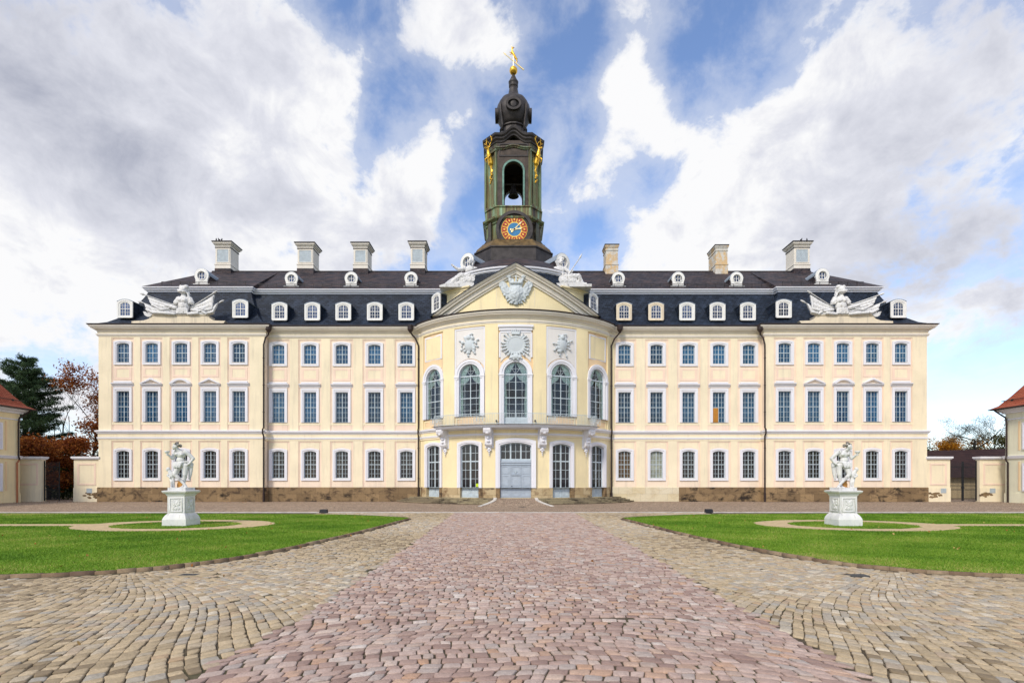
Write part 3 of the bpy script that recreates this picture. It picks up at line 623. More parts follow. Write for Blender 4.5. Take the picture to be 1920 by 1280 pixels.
# ------------------------------------------------------------------ palace: walls
PAL = empty('palace', (0, 57, 0), 'long cream baroque palace with slate mansard roof, bowed centre and copper clock tower', 'palace')
PO = Vector((0, 57, 0))
def pput(name, me, loc=(0,0,0), rz=0, parent=None):
    """parts keep world-shaped coordinates: the parent Empty is undone in their own location"""
    if parent is None: return put(name, me, PAL, Vector(loc)-PO, rz)
    return put(name, me, parent, loc, rz)
def pb(mb, name, mats, loc=(0,0,0), rz=0, smooth=False): return pput(name, mb.mesh(name, mats, smooth), loc, rz)
XL0, XL1 = PX(186, YO), PX(497, YO); XR1, XR0 = PX(1433, YO), PX(1737, YO)
BH = 10.62; TJ = math.asin(BH/BR)
def bowpath():
    k = .55; P = []; a1 = TJ-k/BR; p0 = Vector((-BH-k, YI)); p1 = Vector((-BH, YI)); p2 = Vector((-BR*math.sin(a1), BCY-BR*math.cos(a1)))
    for i in range(9): t = i/8; P.append(p0*(1-t)**2+p1*2*t*(1-t)+p2*t*t)
    n = 60
    for i in range(1, n//2+1): a = -a1+a1*i/(n/2); P.append(Vector((BR*math.sin(a), BCY-BR*math.cos(a))))
    return P+[Vector((-p.x, p.y)) for p in P[-2::-1]]
BP = bowpath(); cum = [0]
for i in range(1, len(BP)): cum.append(cum[-1]+(BP[i]-BP[i-1]).length)
half = cum[-1]/2; BU = np.array(cum)-half; BPX = np.array([p.x for p in BP]); BPY = np.array([p.y for p in BP]); UE = half
tx, ty = np.gradient(BPX), np.gradient(BPY); tl_ = np.hypot(tx, ty); BNX, BNY = ty/tl_, -tx/tl_
def bow(u, y, z):
    e = 0
    if u < -UE: e = u+UE; u = -UE
    if u > UE: e = u-UE; u = UE
    nx, ny = np.interp(u, BU, BNX), np.interp(u, BU, BNY); l = math.hypot(nx, ny)
    return (BX+np.interp(u, BU, BPX)+e+nx/l*-y, np.interp(u, BU, BPY)+ny/l*-y, z)
BPW = [(BX+p.x, p.y) for p in BP]
XB0, XB1 = BPW[0][0], BPW[-1][0]
def sheet(x0, x1, z0, z1, holes, y=0, step=99):
    xs = sorted({x0, x1, *[min(max(h[0],x0),x1) for h in holes], *[min(max(h[1],x0),x1) for h in holes]}); ex = []
    for a, b in zip(xs, xs[1:]):
        k = max(1, math.ceil((b-a)/step)); ex += [a+(b-a)*i/k for i in range(k)]
    xs = ex+[xs[-1]]; zs = sorted({z0, z1, *[min(max(h[2],z0),z1) for h in holes], *[min(max(h[3],z0),z1) for h in holes]}); mb = MB(); id = {}
    def v(x, z):
        if (x,z) not in id: id[(x,z)] = len(mb.v); mb.v.append((x,y,z))
        return id[(x,z)]
    for a, b in zip(xs, xs[1:]):
        for c, d in zip(zs, zs[1:]):
            mx_, mz = (a+b)/2, (c+d)/2
            if any(h[0] < mx_ < h[1] and h[2] < mz < h[3] for h in holes): continue
            mb.f.append((v(a,c), v(b,c), v(b,d), v(a,d))); mb.m.append(0)
    return mb
ROW = {'g': (1.42,2.64,3.08,.17), '2': (1.42,8.93,3.44,0), '3': (1.40,15.57,2.18,.155)}
BLK = [(YO, XL0, XL1, [231,285,340,394,448], 1.25, 'out'), (YI, XL1, XB0, [522,581.5,641,702,762], 1.31, 'in'), (YI, XB1, XR1, [1171,1231,1291,1348,1404], 1.31, 'in'), (YO, XR1, XR0, [1471,1526,1580,1635,1689], 1.25, 'out')]
# shared window meshes
def bars(w, zs, mid): 
    return [(0,.07),(-w/4,.027),(w/4,.027)]
def rows_h(h, n, tz, z0=0.0):
    hb = [(tz,.07)]; 
    for i in range(1, n): hb += [(z0+(tz-z0)*i/n,.027), (tz+(h-tz)*i/n,.027)]
    return hb
WM = {}
for k, (w, z, h, r) in ROW.items():
    n = 2 if k == '3' else 3
    WM[k] = dict(sur=surround(w, h, r, .31, .30, .27 if k != '2' else 0.0).mesh('window', ['white_trim']),
        fr=sash(w, h, r, bars(w,0,0), rows_h(h, n, h*.5)).mesh('frame', ['sash_paint']),
        pane=paneM(w, h, r).mesh('pane', ['pane_dark' if k == 'g' else 'pane_teal']))
WM['2']['sur'] = surround(1.42, 3.44, 0, .31, .44, 0).mesh('window', ['white_trim'])
for nm in ('pane_net','pane_amber'): WM[nm] = paneM(1.42,3.08,.17).mesh('pane', [nm])
sill = MB().box(-.80,.80,-.10,.22,-.07,.0).mesh('sill', ['warm_trim'])
hood_flat = MB().sweep([(-1.2,0),(1.2,0)], [(0,3.98),(.10,4.0),(.10,4.1),(.28,4.22),(.30,4.34),(0,4.40)]).box(-1.0,1.0,-.14,0,4.40,4.55)
hood_flat = hood_flat.mesh('hood', ['white_trim'])
def hood(kind):
    mb = MB().sweep([(-1.2,0),(1.2,0)], [(0,3.98),(.10,4.0),(.10,4.1),(.26,4.16),(.28,4.24),(0,4.26)])
    f = (lambda x: 4.26+.62*(1-abs(x)/1.2)) if kind == 'tri' else (lambda x: 4.26+(math.sqrt(1.55**2-x*x)-math.sqrt(1.55**2-1.2**2)))
    xs = [-1.2, 0, 1.2] if kind == 'tri' else [-1.2+2.4*i/14 for i in range(15)]
    mb.ring([(x, f(x)+.02) for x in xs], [(x*.84, max(4.265, f(x)-.19)) for x in xs], -.30, 0, closed=False)
    return mb.mesh('hood', ['white_trim'])
hood_tri, hood_arc = hood('tri'), hood('arc')
WINS = []
def place(k, x, y, rz=0, hoodm=None, pane_=None):
    w, z, h, r = ROW[k]; o = pput('window', WM[k]['sur'], (x,y,z), rz); put('frame', WM[k]['fr'], o); put('pane', WM[pane_] if pane_ else WM[k]['pane'], o)
    if k != '2': put('sill', sill, o)
    if hoodm: put('hood', hoodm, o)
    WINS.append(o); return o
for bi, (Y, x0, x1, pxs, bw, kind) in enumerate(BLK):
    X = [PX(p, Y) for p in pxs]; holes = []
    for x in X:
        for k, (w, z, h, r) in ROW.items(): holes.append((x-w/2-.04, x+w/2+.04, z, z+h))
    mb = sheet(x0, x1, -.1, 19.9, holes)
    if bi == 0: mb.add([(x0,0,-.1),(x0,16,-.1),(x0,16,19.9),(x0,0,19.9)], [(0,1,2,3)])
    if bi == 3: mb.add([(x1,0,-.1),(x1,16,-.1),(x1,16,19.9),(x1,0,19.9)], [(0,1,2,3)])
    if kind == 'out':
        xi = x1 if bi == 0 else x0; mb.add([(xi,0,-.1),(xi,.7,-.1),(xi,.7,19.9),(xi,0,19.9)], [(0,1,2,3)])
    pb(mb, 'wall', 'pink_plaster', (0,Y,0))
    # flat pilaster strips of cream render between the bays, lower and upper storeys
    ed = [x0]+[v for x in X for v in (x-bw, x+bw)]+[x1]
    for a, b in zip(ed[::2], ed[1::2]):
        for z0, z1 in ((1.6,6.85),(7.25,18.5)):
            pb(MB().box(a, b, -.09, 0, z0, z1), 'pilaster', 'cream_plaster', (0,Y,0))
    for x in X:
        for q, z0, z1 in ((.085,18.32,18.5),(.085,6.80,6.85),(.085,7.25,7.98),(.05,8.62,8.88)): pb(MB().box(x-bw,x+bw,-q,0,z0,z1), 'bay_band', 'cream_plaster', (0,Y,0))
    for i, x in enumerate(X):
        fr_ = MB(); fq = MB(); fp = MB()
        lo = 13.75 if not (kind == 'out' and i in (1,2,3)) else 14.05
        A = [(x-.98,lo-.12),(x+.98,lo-.12),(x+.98,15.02),(x-.98,15.02)]; B = [(x-.70,lo+.14),(x+.70,lo+.14),(x+.70,14.82),(x-.70,14.82)]
        pb(MB().ring(A, B, -.04, 0), 'panel_frame', 'rose_plaster', (0,Y,0)); pb(MB().box(x-.70,x+.70,-.02,0,lo+.14,14.82), 'wall_panel', 'cream_plaster', (0,Y,0))
        pb(MB().box(x-1.05,x+1.05,-.03,0,8.02,8.60), 'apron_panel', 'rose_plaster', (0,Y,0))
        # moulded edge round each sunk bay
        fr_.ring([(x-bw,7.99),(x+bw,7.99),(x+bw,18.32),(x-bw,18.32)], [(x-bw+.1,7.99),(x+bw-.1,7.99),(x+bw-.1,18.22),(x-bw+.1,18.22)], -.045, 0); pb(fr_, 'bay_moulding', 'rose_plaster', (0,Y,0)); fr_ = MB()
        fr_.ring([(x-bw,1.6),(x+bw,1.6),(x+bw,6.80),(x-bw,6.80)], [(x-bw+.1,1.6),(x+bw-.1,1.6),(x+bw-.1,6.70),(x-bw+.1,6.70)], -.045, 0); pb(fr_, 'bay_moulding', 'rose_plaster', (0,Y,0))
        P = arch(2.1, 6.15, .34, 10); O_ = [p for p in P[2:]]; fp.prism([(x+px_, pz) for px_, pz in O_]+[(x-1.05,6.64),(x+1.05,6.64)], -.03, 0); pb(fp, 'wall_panel', 'cream_plaster', (0,Y,0))
    for i, x in enumerate(X):
        pn = None
        if bi == 2 and i == 0: pn = 'pane_amber'
        if bi == 2 and i == 1: pn = 'pane_net'
        place('g', x, Y, pane_=pn)
        hm = hood_flat
        if kind == 'out' and i in (1,3): hm = hood_tri
        if kind == 'out' and i == 2: hm = hood_arc
        o = place('2', x, Y, hoodm=hm)
        if bi == 2 and i == 3:
            tag(put('shutter', MB().box(-.70,-.045,.09,.14,.04,1.66).mesh('shutter', ['orange_board']), o), 'ochre board closing one lower casement')
        place('3', x, Y)
# ------------------------------------------------------------------ bow walls
FD = (2.1, .6, 5.6, .25); PD = (3.2, .6, 5.68, .30); AW = (2.45, 9.07, 5.45, 1.225); ACW = (2.45, 8.0, 6.55, 1.225)
UA = [R_(-41)*BR, R_(-20.6)*BR, 0, R_(20.6)*BR, R_(41)*BR]
hl, hu = [], []
for i, u in enumerate(UA):
    d = PD if i == 2 else FD; hl.append((u-d[0]/2-.03, u+d[0]/2+.03, d[1], d[1]+d[2]))
    a = ACW if i == 2 else AW; hu.append((u-a[0]/2-.04, u+a[0]/2+.04, a[1], a[1]+a[2]))
pb(sheet(-UE, UE, -.1, 7.9, hl, 0, .5).xf(bow), 'bow_wall', 'yellow_plaster'); pb(sheet(-UE, UE, 7.9, 20.0, hu, 0, .5).xf(bow), 'bow_wall', 'peach_plaster')
PIL = [(-UE,-11.45),(-8.15,-6.65),(-3.15,-1.78),(1.78,3.15),(6.65,8.15),(11.45,UE)]
BAYS = [(-11.45,-8.15),(-6.65,-3.15),(-1.78,1.78),(3.15,6.65),(8.15,11.45)]
for a, b in PIL: pb(MB().box(a, b, -.13, .0, 7.7, 18.5, 8).xf(bow), 'pilaster', 'yellow_plaster')
fb = MB()
for a, b in BAYS: fb.box(a, b, -.125, 0, 18.32, 18.5, 8)
fb.box(-UE, UE, -.10, 0, 7.25, 7.72, 50); pb(fb.xf(bow), 'bay_band', 'yellow_plaster')
for i, (a, b) in enumerate(BAYS):
    c = (a+b)/2; mb = MB()
    if i != 2: mb.ring([(a+.12,8.05),(b-.12,8.05),(b-.12,8.9),(a+.12,8.9)], [(a+.3,8.18),(b-.3,8.18),(b-.3,8.78),(a+.3,8.78)], -.06, 0)
    if mb.v: pb(mb.xf(bow), 'apron_panel', 'yellow_plaster')
# white relief panels above the windows
def lowarch(c, hw, z1, ra, zc):
    n = 14; return [(c+hw, z1), (c-hw, z1), (c-hw, zc)]+[(c-ra*math.cos(PI*i/n), max(zc, zc+.0+ra*math.sin(PI*i/n)*1.0)) for i in range(n+1)]+[(c+hw, zc)]
def strip_panel(c, hw, z1, ra, zc, y, out):
    """panel with its foot cut to clear the arch, in thin slices so it follows the bow"""
    n = 22; mb = MB(); vs = []
    for i in range(n+1):
        x = -hw+2*hw*i/n; zb = zc+math.sqrt(max(0, ra*ra-x*x)) if abs(x) < ra else zc
        vs += [(c+x,y,zb),(c+x,y,z1),(c+x,out,zb),(c+x,out,z1)]
    fs = []
    for i in range(n):
        k = 4*i; fs += [(k+2,k+6,k+7,k+3),(k,k+2,k+6,k+4),(k+1,k+3,k+7,k+5)]
    fs += [(0,2,3,1),(4*n,4*n+1,4*n+3,4*n+2)]
    return mb.add(vs, fs)
for i in (1,3): pb(strip_panel((BAYS[i][0]+BAYS[i][1])/2, 1.58, 18.1, 1.86, 13.2, 0, -.06).xf(bow), 'relief_panel', 'panel_white')
pb(strip_panel(0, 1.55, 17.5, 1.95, 13.35, 0, -.06).xf(bow), 'relief_panel', 'panel_white')
for i in (0,4):
    c = (BAYS[i][0]+BAYS[i][1])/2; z = MB().ring([(c-1.4,15.45),(c+1.4,15.45),(c+1.4,18.1),(c-1.4,18.1)], [(c-1.22,15.55),(c+1.22,15.55),(c+1.22,17.95),(c-1.22,17.95)], -.06, 0); pb(z.xf(bow), 'panel_frame', 'white_trim')
    pb(MB().box(c-1.2,c+1.2,-.03,0,15.57,17.93,6).xf(bow), 'wall_panel', 'yellow_plaster')
for i in (1,3):
    c = (BAYS[i][0]+BAYS[i][1])/2; mb = MB()
    for s in (-1,1): mb.box(c+s*1.66-.07, c+s*1.66+.07, -.10, 0, 13.4, 18.1)
    mb.box(c-1.73,c+1.73,-.10,0,18.1,18.24,8); pb(mb.xf(bow), 'panel_frame', 'white_trim')
mb = MB()
for s in (-1,1): mb.box(s*1.63-.08, s*1.63+.08, -.10, 0, 15.0, 17.5)
mb.box(-1.78,1.78,-.32,0,18.05,18.3,8).box(-1.70,1.70,-.20,0,17.75,18.05,8).box(-1.6,1.6,-.10,0,17.5,17.75,8); pb(mb.xf(bow), 'panel_frame', 'white_trim')
# bow openings
def bpos(u, z): p = bow(u, 0, z); return p
def bowwin(u, spec, kind):
    w, z, h, r = spec; rz = u/BR; loc = Vector(bpos(u, z)); loc -= Vector((math.sin(rz), -math.cos(rz), 0))*.04
    if kind == 'arch':
        s = surround(w, h, r, .48, .46, 0, .34, .16, .10); hs = h-r
        for sg in (-1,1): s.box(sg*(w/2+.24)-.29, sg*(w/2+.24)+.29, -.22, .02, hs-.16, hs-.04); s.box(sg*(w/2+.24)-.26, sg*(w/2+.24)+.26, -.18, .02, hs-.30, hs-.16)
        o = pput('arched_window', s.mesh('arched_window', ['white_trim']), loc, rz)
        dz = .9 if spec is ACW else 0
        hb = [(hs-.02,.13),(dz+(hs-dz)*.45,.09)]+[(dz+(hs-dz)*.45*q,.03) for q in (1/3,2/3)]+[(dz+(hs-dz)*.45+((hs-dz)*.55)*q,.03) for q in (1/3,2/3)]+[(hs+.55,.03)]
        vb = [(0,.09,dz,hs),(0,.03,hs),(-w*.27,.03,dz,hs),(w*.27,.03,dz,hs)]
        m = sash(w, h, r, vb, hb, dz, .20, .25, .08)
        for a in (55, 90-90+125): m.tube([(0,.22,hs), (1.1*math.cos(R_(a)),.22,hs+1.1*math.sin(R_(a)))], .02, 4)
        put('frame', m.mesh('frame', ['sash_paint']), o); put('pane', paneM(w, h, r, .235).mesh('pane', ['clear_glass']), o)
        # drawn curtains behind the glass
        cu = MB(); zb0 = dz+.05
        for sg in (-1,1):
            N = 14; z_s = [zb0, hs*.45, hs*.80, hs-.30]; ins = [.30,.34,.24,.50]
            vs = []; fs = []
            for j, (zz, wd) in enumerate(zip(z_s, ins)):
                for k in range(N+1): f = k/N; vs.append((sg*(w/2-wd*f), .31+.03*math.sin(f*22), zz))
            for j in range(3):
                for k in range(N): a = j*(N+1)+k; fs.append((a,a+1,a+N+2,a+N+1))
            cu.add(vs, fs); vs = []; fs = []
            for j in range(9):
                t = j/8; zz = hs+.08+(r-.1)*t
                xo = math.sqrt(max(0, r*r-(zz-hs)**2))*.98; xi = min(xo, .58*(1-t)**1.0+.02)
                for k in range(N+1): f = k/N; vs.append((sg*(xo+(xi-xo)*f), .31+.03*math.sin(f*26), zz))
            for j in range(8):
                for k in range(N): a = j*(N+1)+k; fs.append((a,a+1,a+N+2,a+N+1))
            cu.add(vs, fs)
            vs = [(sg*w/2,.35,hs-.06),(sg*.05,.35,hs-.06),(sg*.35,.35,hs-.5),(sg*.75,.35,hs-.75),(sg*w/2,.35,hs-1.25)]; cu.add(vs, [(0,1,2,3,4)])
        put('curtain', cu.mesh('curtain', ['curtain'], norm=False), o)
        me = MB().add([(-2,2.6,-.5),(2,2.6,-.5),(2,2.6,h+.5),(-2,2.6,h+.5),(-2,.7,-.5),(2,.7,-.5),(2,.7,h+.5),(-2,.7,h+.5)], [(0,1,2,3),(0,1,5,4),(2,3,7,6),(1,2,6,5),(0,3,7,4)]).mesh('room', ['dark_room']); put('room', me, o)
    else:
        mb = MB(); I = arch(w, h, r, z0=1.02); mid = arch(w, h, r, grow=.13, gt=.13, z0=1.02); O = arch(w, h, r, grow=.36 if w < 3 else .48, gt=.36 if w < 3 else .46, z0=1.02)
        mb.ring(O, mid, -.16, .02, closed=True); mb.ring(mid, I, -.10, .34)
        o = pput('french_door' if w < 3 else 'portal', mb.mesh('french_door' if w < 3 else 'portal', ['white_trim']), loc, rz)
        if w < 3:
            pz = 1.06; tz = 3.78; hb = [(tz,.12)]+[(pz+(tz-pz)*q/3,.04) for q in (1,2)]+[(tz+(h-tz)*.47,.04)]
            put('frame', sash(w, h, r, [(0,.16),(-w*.27,.034),(w*.27,.034)], hb, pz, .20, .26, .09).mesh('frame', ['sash_paint']), o)
            put('pane', paneM(w, h, r, .24).mesh('pane', ['pane_dark']), o)
        else:
            tz = 3.95; vb = [(-.53,.15,tz),(.53,.15,tz)]+[(x,.04,tz) for x in (-1.06,0,1.06)]; hb = [(tz-.02,.16),(tz+.82,.04)]
            put('frame', sash(w, h, r, vb, hb, 0, .20, .26, .10).mesh('frame', ['sash_paint']), o); put('pane', paneM(w, h, r, .24).mesh('pane', ['pane_dark']), o)
            lt = MB().box(-w/2+.02,w/2-.02,.10,.24,3.37,3.87).box(-w/2+.02,w/2-.02,.02,.16,3.60,3.72).box(-w/2+.02,w/2-.02,.05,.18,3.37,3.45); put('lintel', lt.mesh('lintel', ['grey_door']), o)
            dl = MB().box(-w/2+.03,w/2-.03,.14,.22,.02,3.36)
            for cx_, cw in ((-1.09,.86),(0,1.0),(1.09,.86)):
                for z0, z1 in ((.15,.62),(.74,1.12),(1.26,2.30),(2.46,3.24)):
                    dl.ring([(cx_-cw/2+.05,z0),(cx_+cw/2-.05,z0),(cx_+cw/2-.05,z1),(cx_-cw/2+.05,z1)], [(cx_-cw/2+.12,z0+.07),(cx_+cw/2-.12,z0+.07),(cx_+cw/2-.12,z1-.07),(cx_-cw/2+.12,z1-.07)], .105, .14)
            for x in (-.55,.55): dl.box(x-.035,x+.035,.09,.14,.02,3.36)
            dl.box(-.5,.5,.05,.14,2.32,2.42); put('door_leaf', dl.mesh('door_leaf', ['grey_door']), o)
            put('door_handle', MB().tube([(-.45,.02,1.2),(-.33,.02,1.2)], .025, 6).tube([(-.45,.02,1.2),(-.45,.10,1.2)], .02, 6).mesh('door_handle', ['iron']), o)
            orn = MB().sphere((0,.09,2.62),.09,10,8,sc=(1,.4,1)).tube([(0,.09,2.5),(0,.09,2.85)], .025, 6)
            for s in (-1,1): orn.tube([(0,.09,2.62),(s*.14,.09,2.72),(s*.2,.09,2.66)], .022, 6)
            put('door_ornament', orn.mesh('door_ornament', ['sash_paint']), o)
    return o
for i, u in enumerate(UA):
    bowwin(u, ACW if i == 2 else AW, 'arch'); od = bowwin(u, PD if i == 2 else FD, 'door')
    if i == 1: nz = MB().box(.62,.98,.185,.192,1.12,1.46).mesh('notice', ['notice_yellow']); tag(put('notice', nz, od), 'yellow-green paper notice inside the lowest pane')
# ------------------------------------------------------------------ plinth, string courses, cornices
FRONT = [(XL0,YI+14),(XL0,YO),(XL1,YO),(XL1,YI)]+[p for p in BPW]+[(XR1,YI),(XR1,YO),(XR0,YO),(XR0,YI+14)]
pl_prof = lambda z0, z1, o: [(0,z0),(o,z0),(o,z1-.05),(o-.04,z1),(0,z1)]
pb(MB().sweep([(XL0,YI+14),(XL0,YO),(XL1,YO),(XL1,YI),(BPW[3][0],BPW[3][1])], pl_prof(-.1,1.62,.14)), 'plinth', 'brown_stone')
xq = PX(1272, YI)
pb(MB().sweep([(xq,YI),(XR1,YI),(XR1,YO),(XR0,YO),(XR0,YI+14)], pl_prof(-.1,1.62,.14)), 'plinth', 'brown_stone')
pb(MB().sweep([BPW[-4],(xq-.004,YI)], pl_prof(-.1,1.64,.17)), 'plinth', 'pale_stone')
for a, b in ((-UE+.8,-10.82),(-8.72,-5.95),(-3.85,-1.6),(1.6,3.85),(5.95,8.72),(10.82,UE-.8)):
    for c, d in ((a,a+.42),(a+.425,b-.425),(b-.42,b)):
        out = -.15 if (c != a+.425) else -.12
        pb(MB().box(c, d, out, .30, -.1, 1.62+(.0 if out == -.12 else .012), 5).xf(bow), 'plinth', 'honey_stone' if (c == a+.425 or random.random() < .7) else 'brown_stone')
def band(name, mat, prof, path=FRONT): return pb(MB().sweep(path, prof), name, mat)
band('string_course', 'white_trim', [(.05,7.58),(.16,7.62),(.2,7.72),(.30,7.80),(.32,7.95),(.05,8.02)])
band('string_course', 'white_trim', [(.05,7.02),(.15,7.05),(.17,7.22),(.05,7.26)])
pb(MB().sweep(FRONT, [(0,6.85),(.092,6.86),(.092,7.04),(0,7.04)]), 'wall_band', 'cream_plaster')
pb(MB().sweep(FRONT, [(0,7.24),(.094,7.24),(.094,7.60),(0,7.60)]), 'wall_band', 'cream_plaster')
band('architrave', 'warm_trim', [(.0,18.5),(.16,18.5),(.16,18.6),(.22,18.64),(.22,18.76),(0,18.78)])
band('frieze', 'cream_plaster', [(0,18.76),(.12,18.77),(.12,19.02),(0,19.02)])
CORN = [(0,19.0),(.16,19.01),(.18,19.09),(.30,19.14),(.34,19.22),(.56,19.28),(.56,19.38),(.66,19.42),(.71,19.54),(.73,19.60),(0,19.62)]
band('cornice', 'warm_trim', CORN)
band('gutter', 'brown_pipe', [(.66,19.62),(.78,19.62),(.82,19.67),(.82,19.72),(.66,19.72)])
# downpipes with funnel heads
def downpipe(xf_, xp, yf_, yp):
    """funnel head under the gutter at xf_, pipe on the wall at xp"""
    P = [(xf_,yf_-.9,19.5),(xf_,yf_-.9,18.9),(xf_*.8+xp*.2,yf_-.75,18.65),(xf_*.35+xp*.65,yf_*.4+yp*.6-.35,18.25),(xp,yp,17.5),(xp,yp,8.25),(xp,yp-.24,8.05),(xp,yp-.24,7.6),(xp,yp,7.35),(xp,yp,.1)]
    mb = MB().tube(P, .09, 8); mb.lathe([(.1,18.8),(.32,19.15),(.34,19.62),(.32,19.66)], 10, (xf_,yf_-.93,0))
    for z in (2.6,6.0,10,13,16): mb.tube([(xp,yp,z-.04),(xp,yp,z+.04)], .12, 8)
    mb.tube([(xp,yp,.0),(xp,yp,1.0)], .125, 8); return pb(mb, 'downpipe', 'brown_pipe')
downpipe(PX(502.5,56.9), PX(494.5,57.05), 57.95, 57.03); downpipe(PX(769,56.9), PX(784.5,57.6), 58.0, 57.62); downpipe(PX(1163,56.9), PX(1146.5,57.6), 58.0, 57.62); downpipe(PX(1426.5,56.9), PX(1434,57.05), 57.95, 57.03)
# ------------------------------------------------------------------ palace: roofs
ZB = 24.68
MANS = [(.81,19.70),(.3,19.83),(-.5,20.25),(-1.2,20.9),(-1.85,21.75),(-2.45,22.85),(-2.9,23.8),(-3.25,ZB)]
LFT = [(XL0,YI+16),(XL0,YO),(XL1,YO),(XL1,YI),(BX-8.5,YI)]; RGT = [(BX+8.5,YI),(XR1,YI),(XR1,YO),(XR0,YO),(XR0,YI+16)]
for P in (LFT, RGT): pb(MB().sweep(P, MANS, cap=False), 'mansard_roof', 'slate_lower')
MOUL = [(-3.35,ZB-.10),(-3.12,ZB-.10),(-3.10,ZB+.04),(-2.92,ZB+.10),(-2.86,ZB+.26),(-2.74,ZB+.32),(-2.74,ZB+.42),(-3.6,ZB+.46)]
for P in (LFT, RGT): pb(MB().sweep(P, MOUL), 'roof_moulding', 'white_trim')
YR, ZR = 67.0, 29.66; xa, xb = PX(398,YR), PX(1520,YR); o2 = 2.75; zU = ZB+.44
def up(P, name): return pb(P, name, 'slate_upper')
mb = MB(); x0, x1 = XL0+o2, XR0-o2; y0, y1 = YO+o2, YI+18-o2+1; k0, k1 = XL1-o2, XR1+o2; yi = YI+o2
mb.add([(x0,y0,zU),(k0,y0,zU),(k0,yi,zU),(k1,yi,zU),(k1,y0,zU),(x1,y0,zU),(xa,YR,ZR),(xb,YR,ZR),(x0,y1,zU),(x1,y1,zU),(k0,YR,ZR),(k1,YR,ZR)],
    [(0,1,10,6),(1,2,10),(2,3,11,10),(3,4,11),(4,5,7,11),(0,6,8),(5,9,7),(8,6,10,11,7,9)]); up(mb, 'upper_roof')
pb(MB().tube([(xa,YR,ZR),(xb,YR,ZR)], .12, 6), 'ridge', 'copper_dark')
# snow-guard rail near the foot of the upper roof
for a, b, yy in ((x0+2,k0-1,y0+.5),(k0,-9.5,yi+.5),(10,k1,yi+.5),(k1+1,x1-2,y0+.5)):
    zz = zU+.42; sg = MB(); sg.box(a,b,yy-.02,yy+.02,zz+.28,zz+.33).box(a,b,yy-.02,yy+.02,zz+.12,zz+.16); x = a
    while x < b: sg.box(x,x+.05,yy-.02,yy+.03,zz-.1,zz+.34); x += 1.1
    pb(sg, 'snow_guard', 'copper_dark')
# bow roof: from the curved eave up to an oval break, then up to the tower foot
EA, EB, ECY = 8.75, 8.5, 63.0
def ell(a, b, cy, phi): return (BX+a*math.sin(phi), cy-b*math.cos(phi))
N = 60; vs = []; fs = []; T = [0,.12,.3,.48,.65,.82,1]; ZT = [19.70,20.0,20.65,21.65,22.85,23.8,ZB]; HT = [0,.28,.5,.68,.82,.92,1]
for j in range(7):
    for i in range(N+1):
        s = -1+2*i/N; u = s*(UE-.2); ex, ey, _ = bow(u, -.81, 0); qx, qy = ell(EA, EB, ECY, s*R_(97)); h = HT[j]
        vs.append((ex+(qx-ex)*h, ey+(qy-ey)*h, ZT[j]))
for j in range(6):
    for i in range(N): a = j*(N+1)+i; fs.append((a,a+1,a+N+2,a+N+1))
pb(MB().add(vs, fs), 'mansard_roof', 'slate_lower')
epath = [ell(EA-.1, EB-.1, ECY, R_(-97+194*i/50)) for i in range(51)]
pb(MB().sweep(epath, [(-.15,ZB-.16),(.10,ZB-.16),(.12,ZB-.02),(.24,ZB+.03),(.26,ZB+.18),(.4,ZB+.26),(.42,ZB+.42),(-.3,ZB+.46)]), 'roof_moulding', 'white_trim')
vs = []; fs = []; TX, TY = PX(963, 67)-.02, 67.0
prof = [(0,ZB+.44),(.30,26.7),(.55,27.7),(.78,28.5),(1,29.1)]
for h, z in prof:
    for i in range(N+1):
        ph = -PI*.9+1.8*PI*i/N; a = ell(EA+.3, EB+.3, ECY, ph); b = (TX+5.0*math.sin(ph), TY-5.0*math.cos(ph)); vs.append((a[0]+(b[0]-a[0])*h, a[1]+(b[1]-a[1])*h, z))
for j in range(len(prof)-1):
    for i in range(N): a = j*(N+1)+i; fs.append((a,a+1,a+N+2,a+N+1))
up(MB().add(vs, fs), 'upper_roof')
# dormers of the lower slope
dw, dh, dr = 1.16, 1.54, .26
cas = surround(dw, dh, dr, .31, .30, .16, .12, .10, .06); cas.box(-.82,.82,-.13,.04,-.24,-.14); casM = cas.mesh('frame', ['white_paint'])
hs = MB(); P = arch(dw, dh, dr, grow=.27, gt=.26, gb=.16); hs.prism(P, .03, 2.6); L = arch(dw, dh, dr, grow=.36, gt=.36)[2:]; hs.ring(L, [(x*.9,z-.07) for x,z in L], -.10, 2.3, mi=1, closed=False); houM = hs.mesh('dormer', ['slate_lower','lead_sheet'])
dsM = sash(dw, dh, dr, [(0,.07),(-dw/4,.028),(dw/4,.028)], [(.80,.065),(.40,.028),(1.17,.028)], 0, -.02, .015, .05).mesh('sash', ['white_paint']); dpM = paneM(dw, dh, dr, .0).mesh('pane', ['pane_blue'])
casM2 = casM.copy(); casM2.materials.clear(); casM2.materials.append(M['base_stone'])
def dormer(x, y, z, rz=0, worn=False):
    o = pput('dormer', houM, (x,y,z), rz); f = put('frame', casM2 if worn else casM, o); put('sash', dsM, o, (0,0,0)); put('pane', dpM, o, (0,.01,0)); return o
DZ = 20.93
for px in (235,451,1469,1684): dormer(PX(px, YO+.75), YO+.75, DZ+.08)
for px in (524.5,586,644,703,762): dormer(PX(px, YI+.75), YI+.75, DZ)
for i, px in enumerate((1170,1230,1288,1345,1402)): dormer(PX(px, YI+.75), YI+.75, DZ, 0, i in (0,1))
for sgn, px in ((-1,818.5),(1,1112.5)): dormer(PX(px,57.0), 57.0, 21.35, sgn*R_(50))
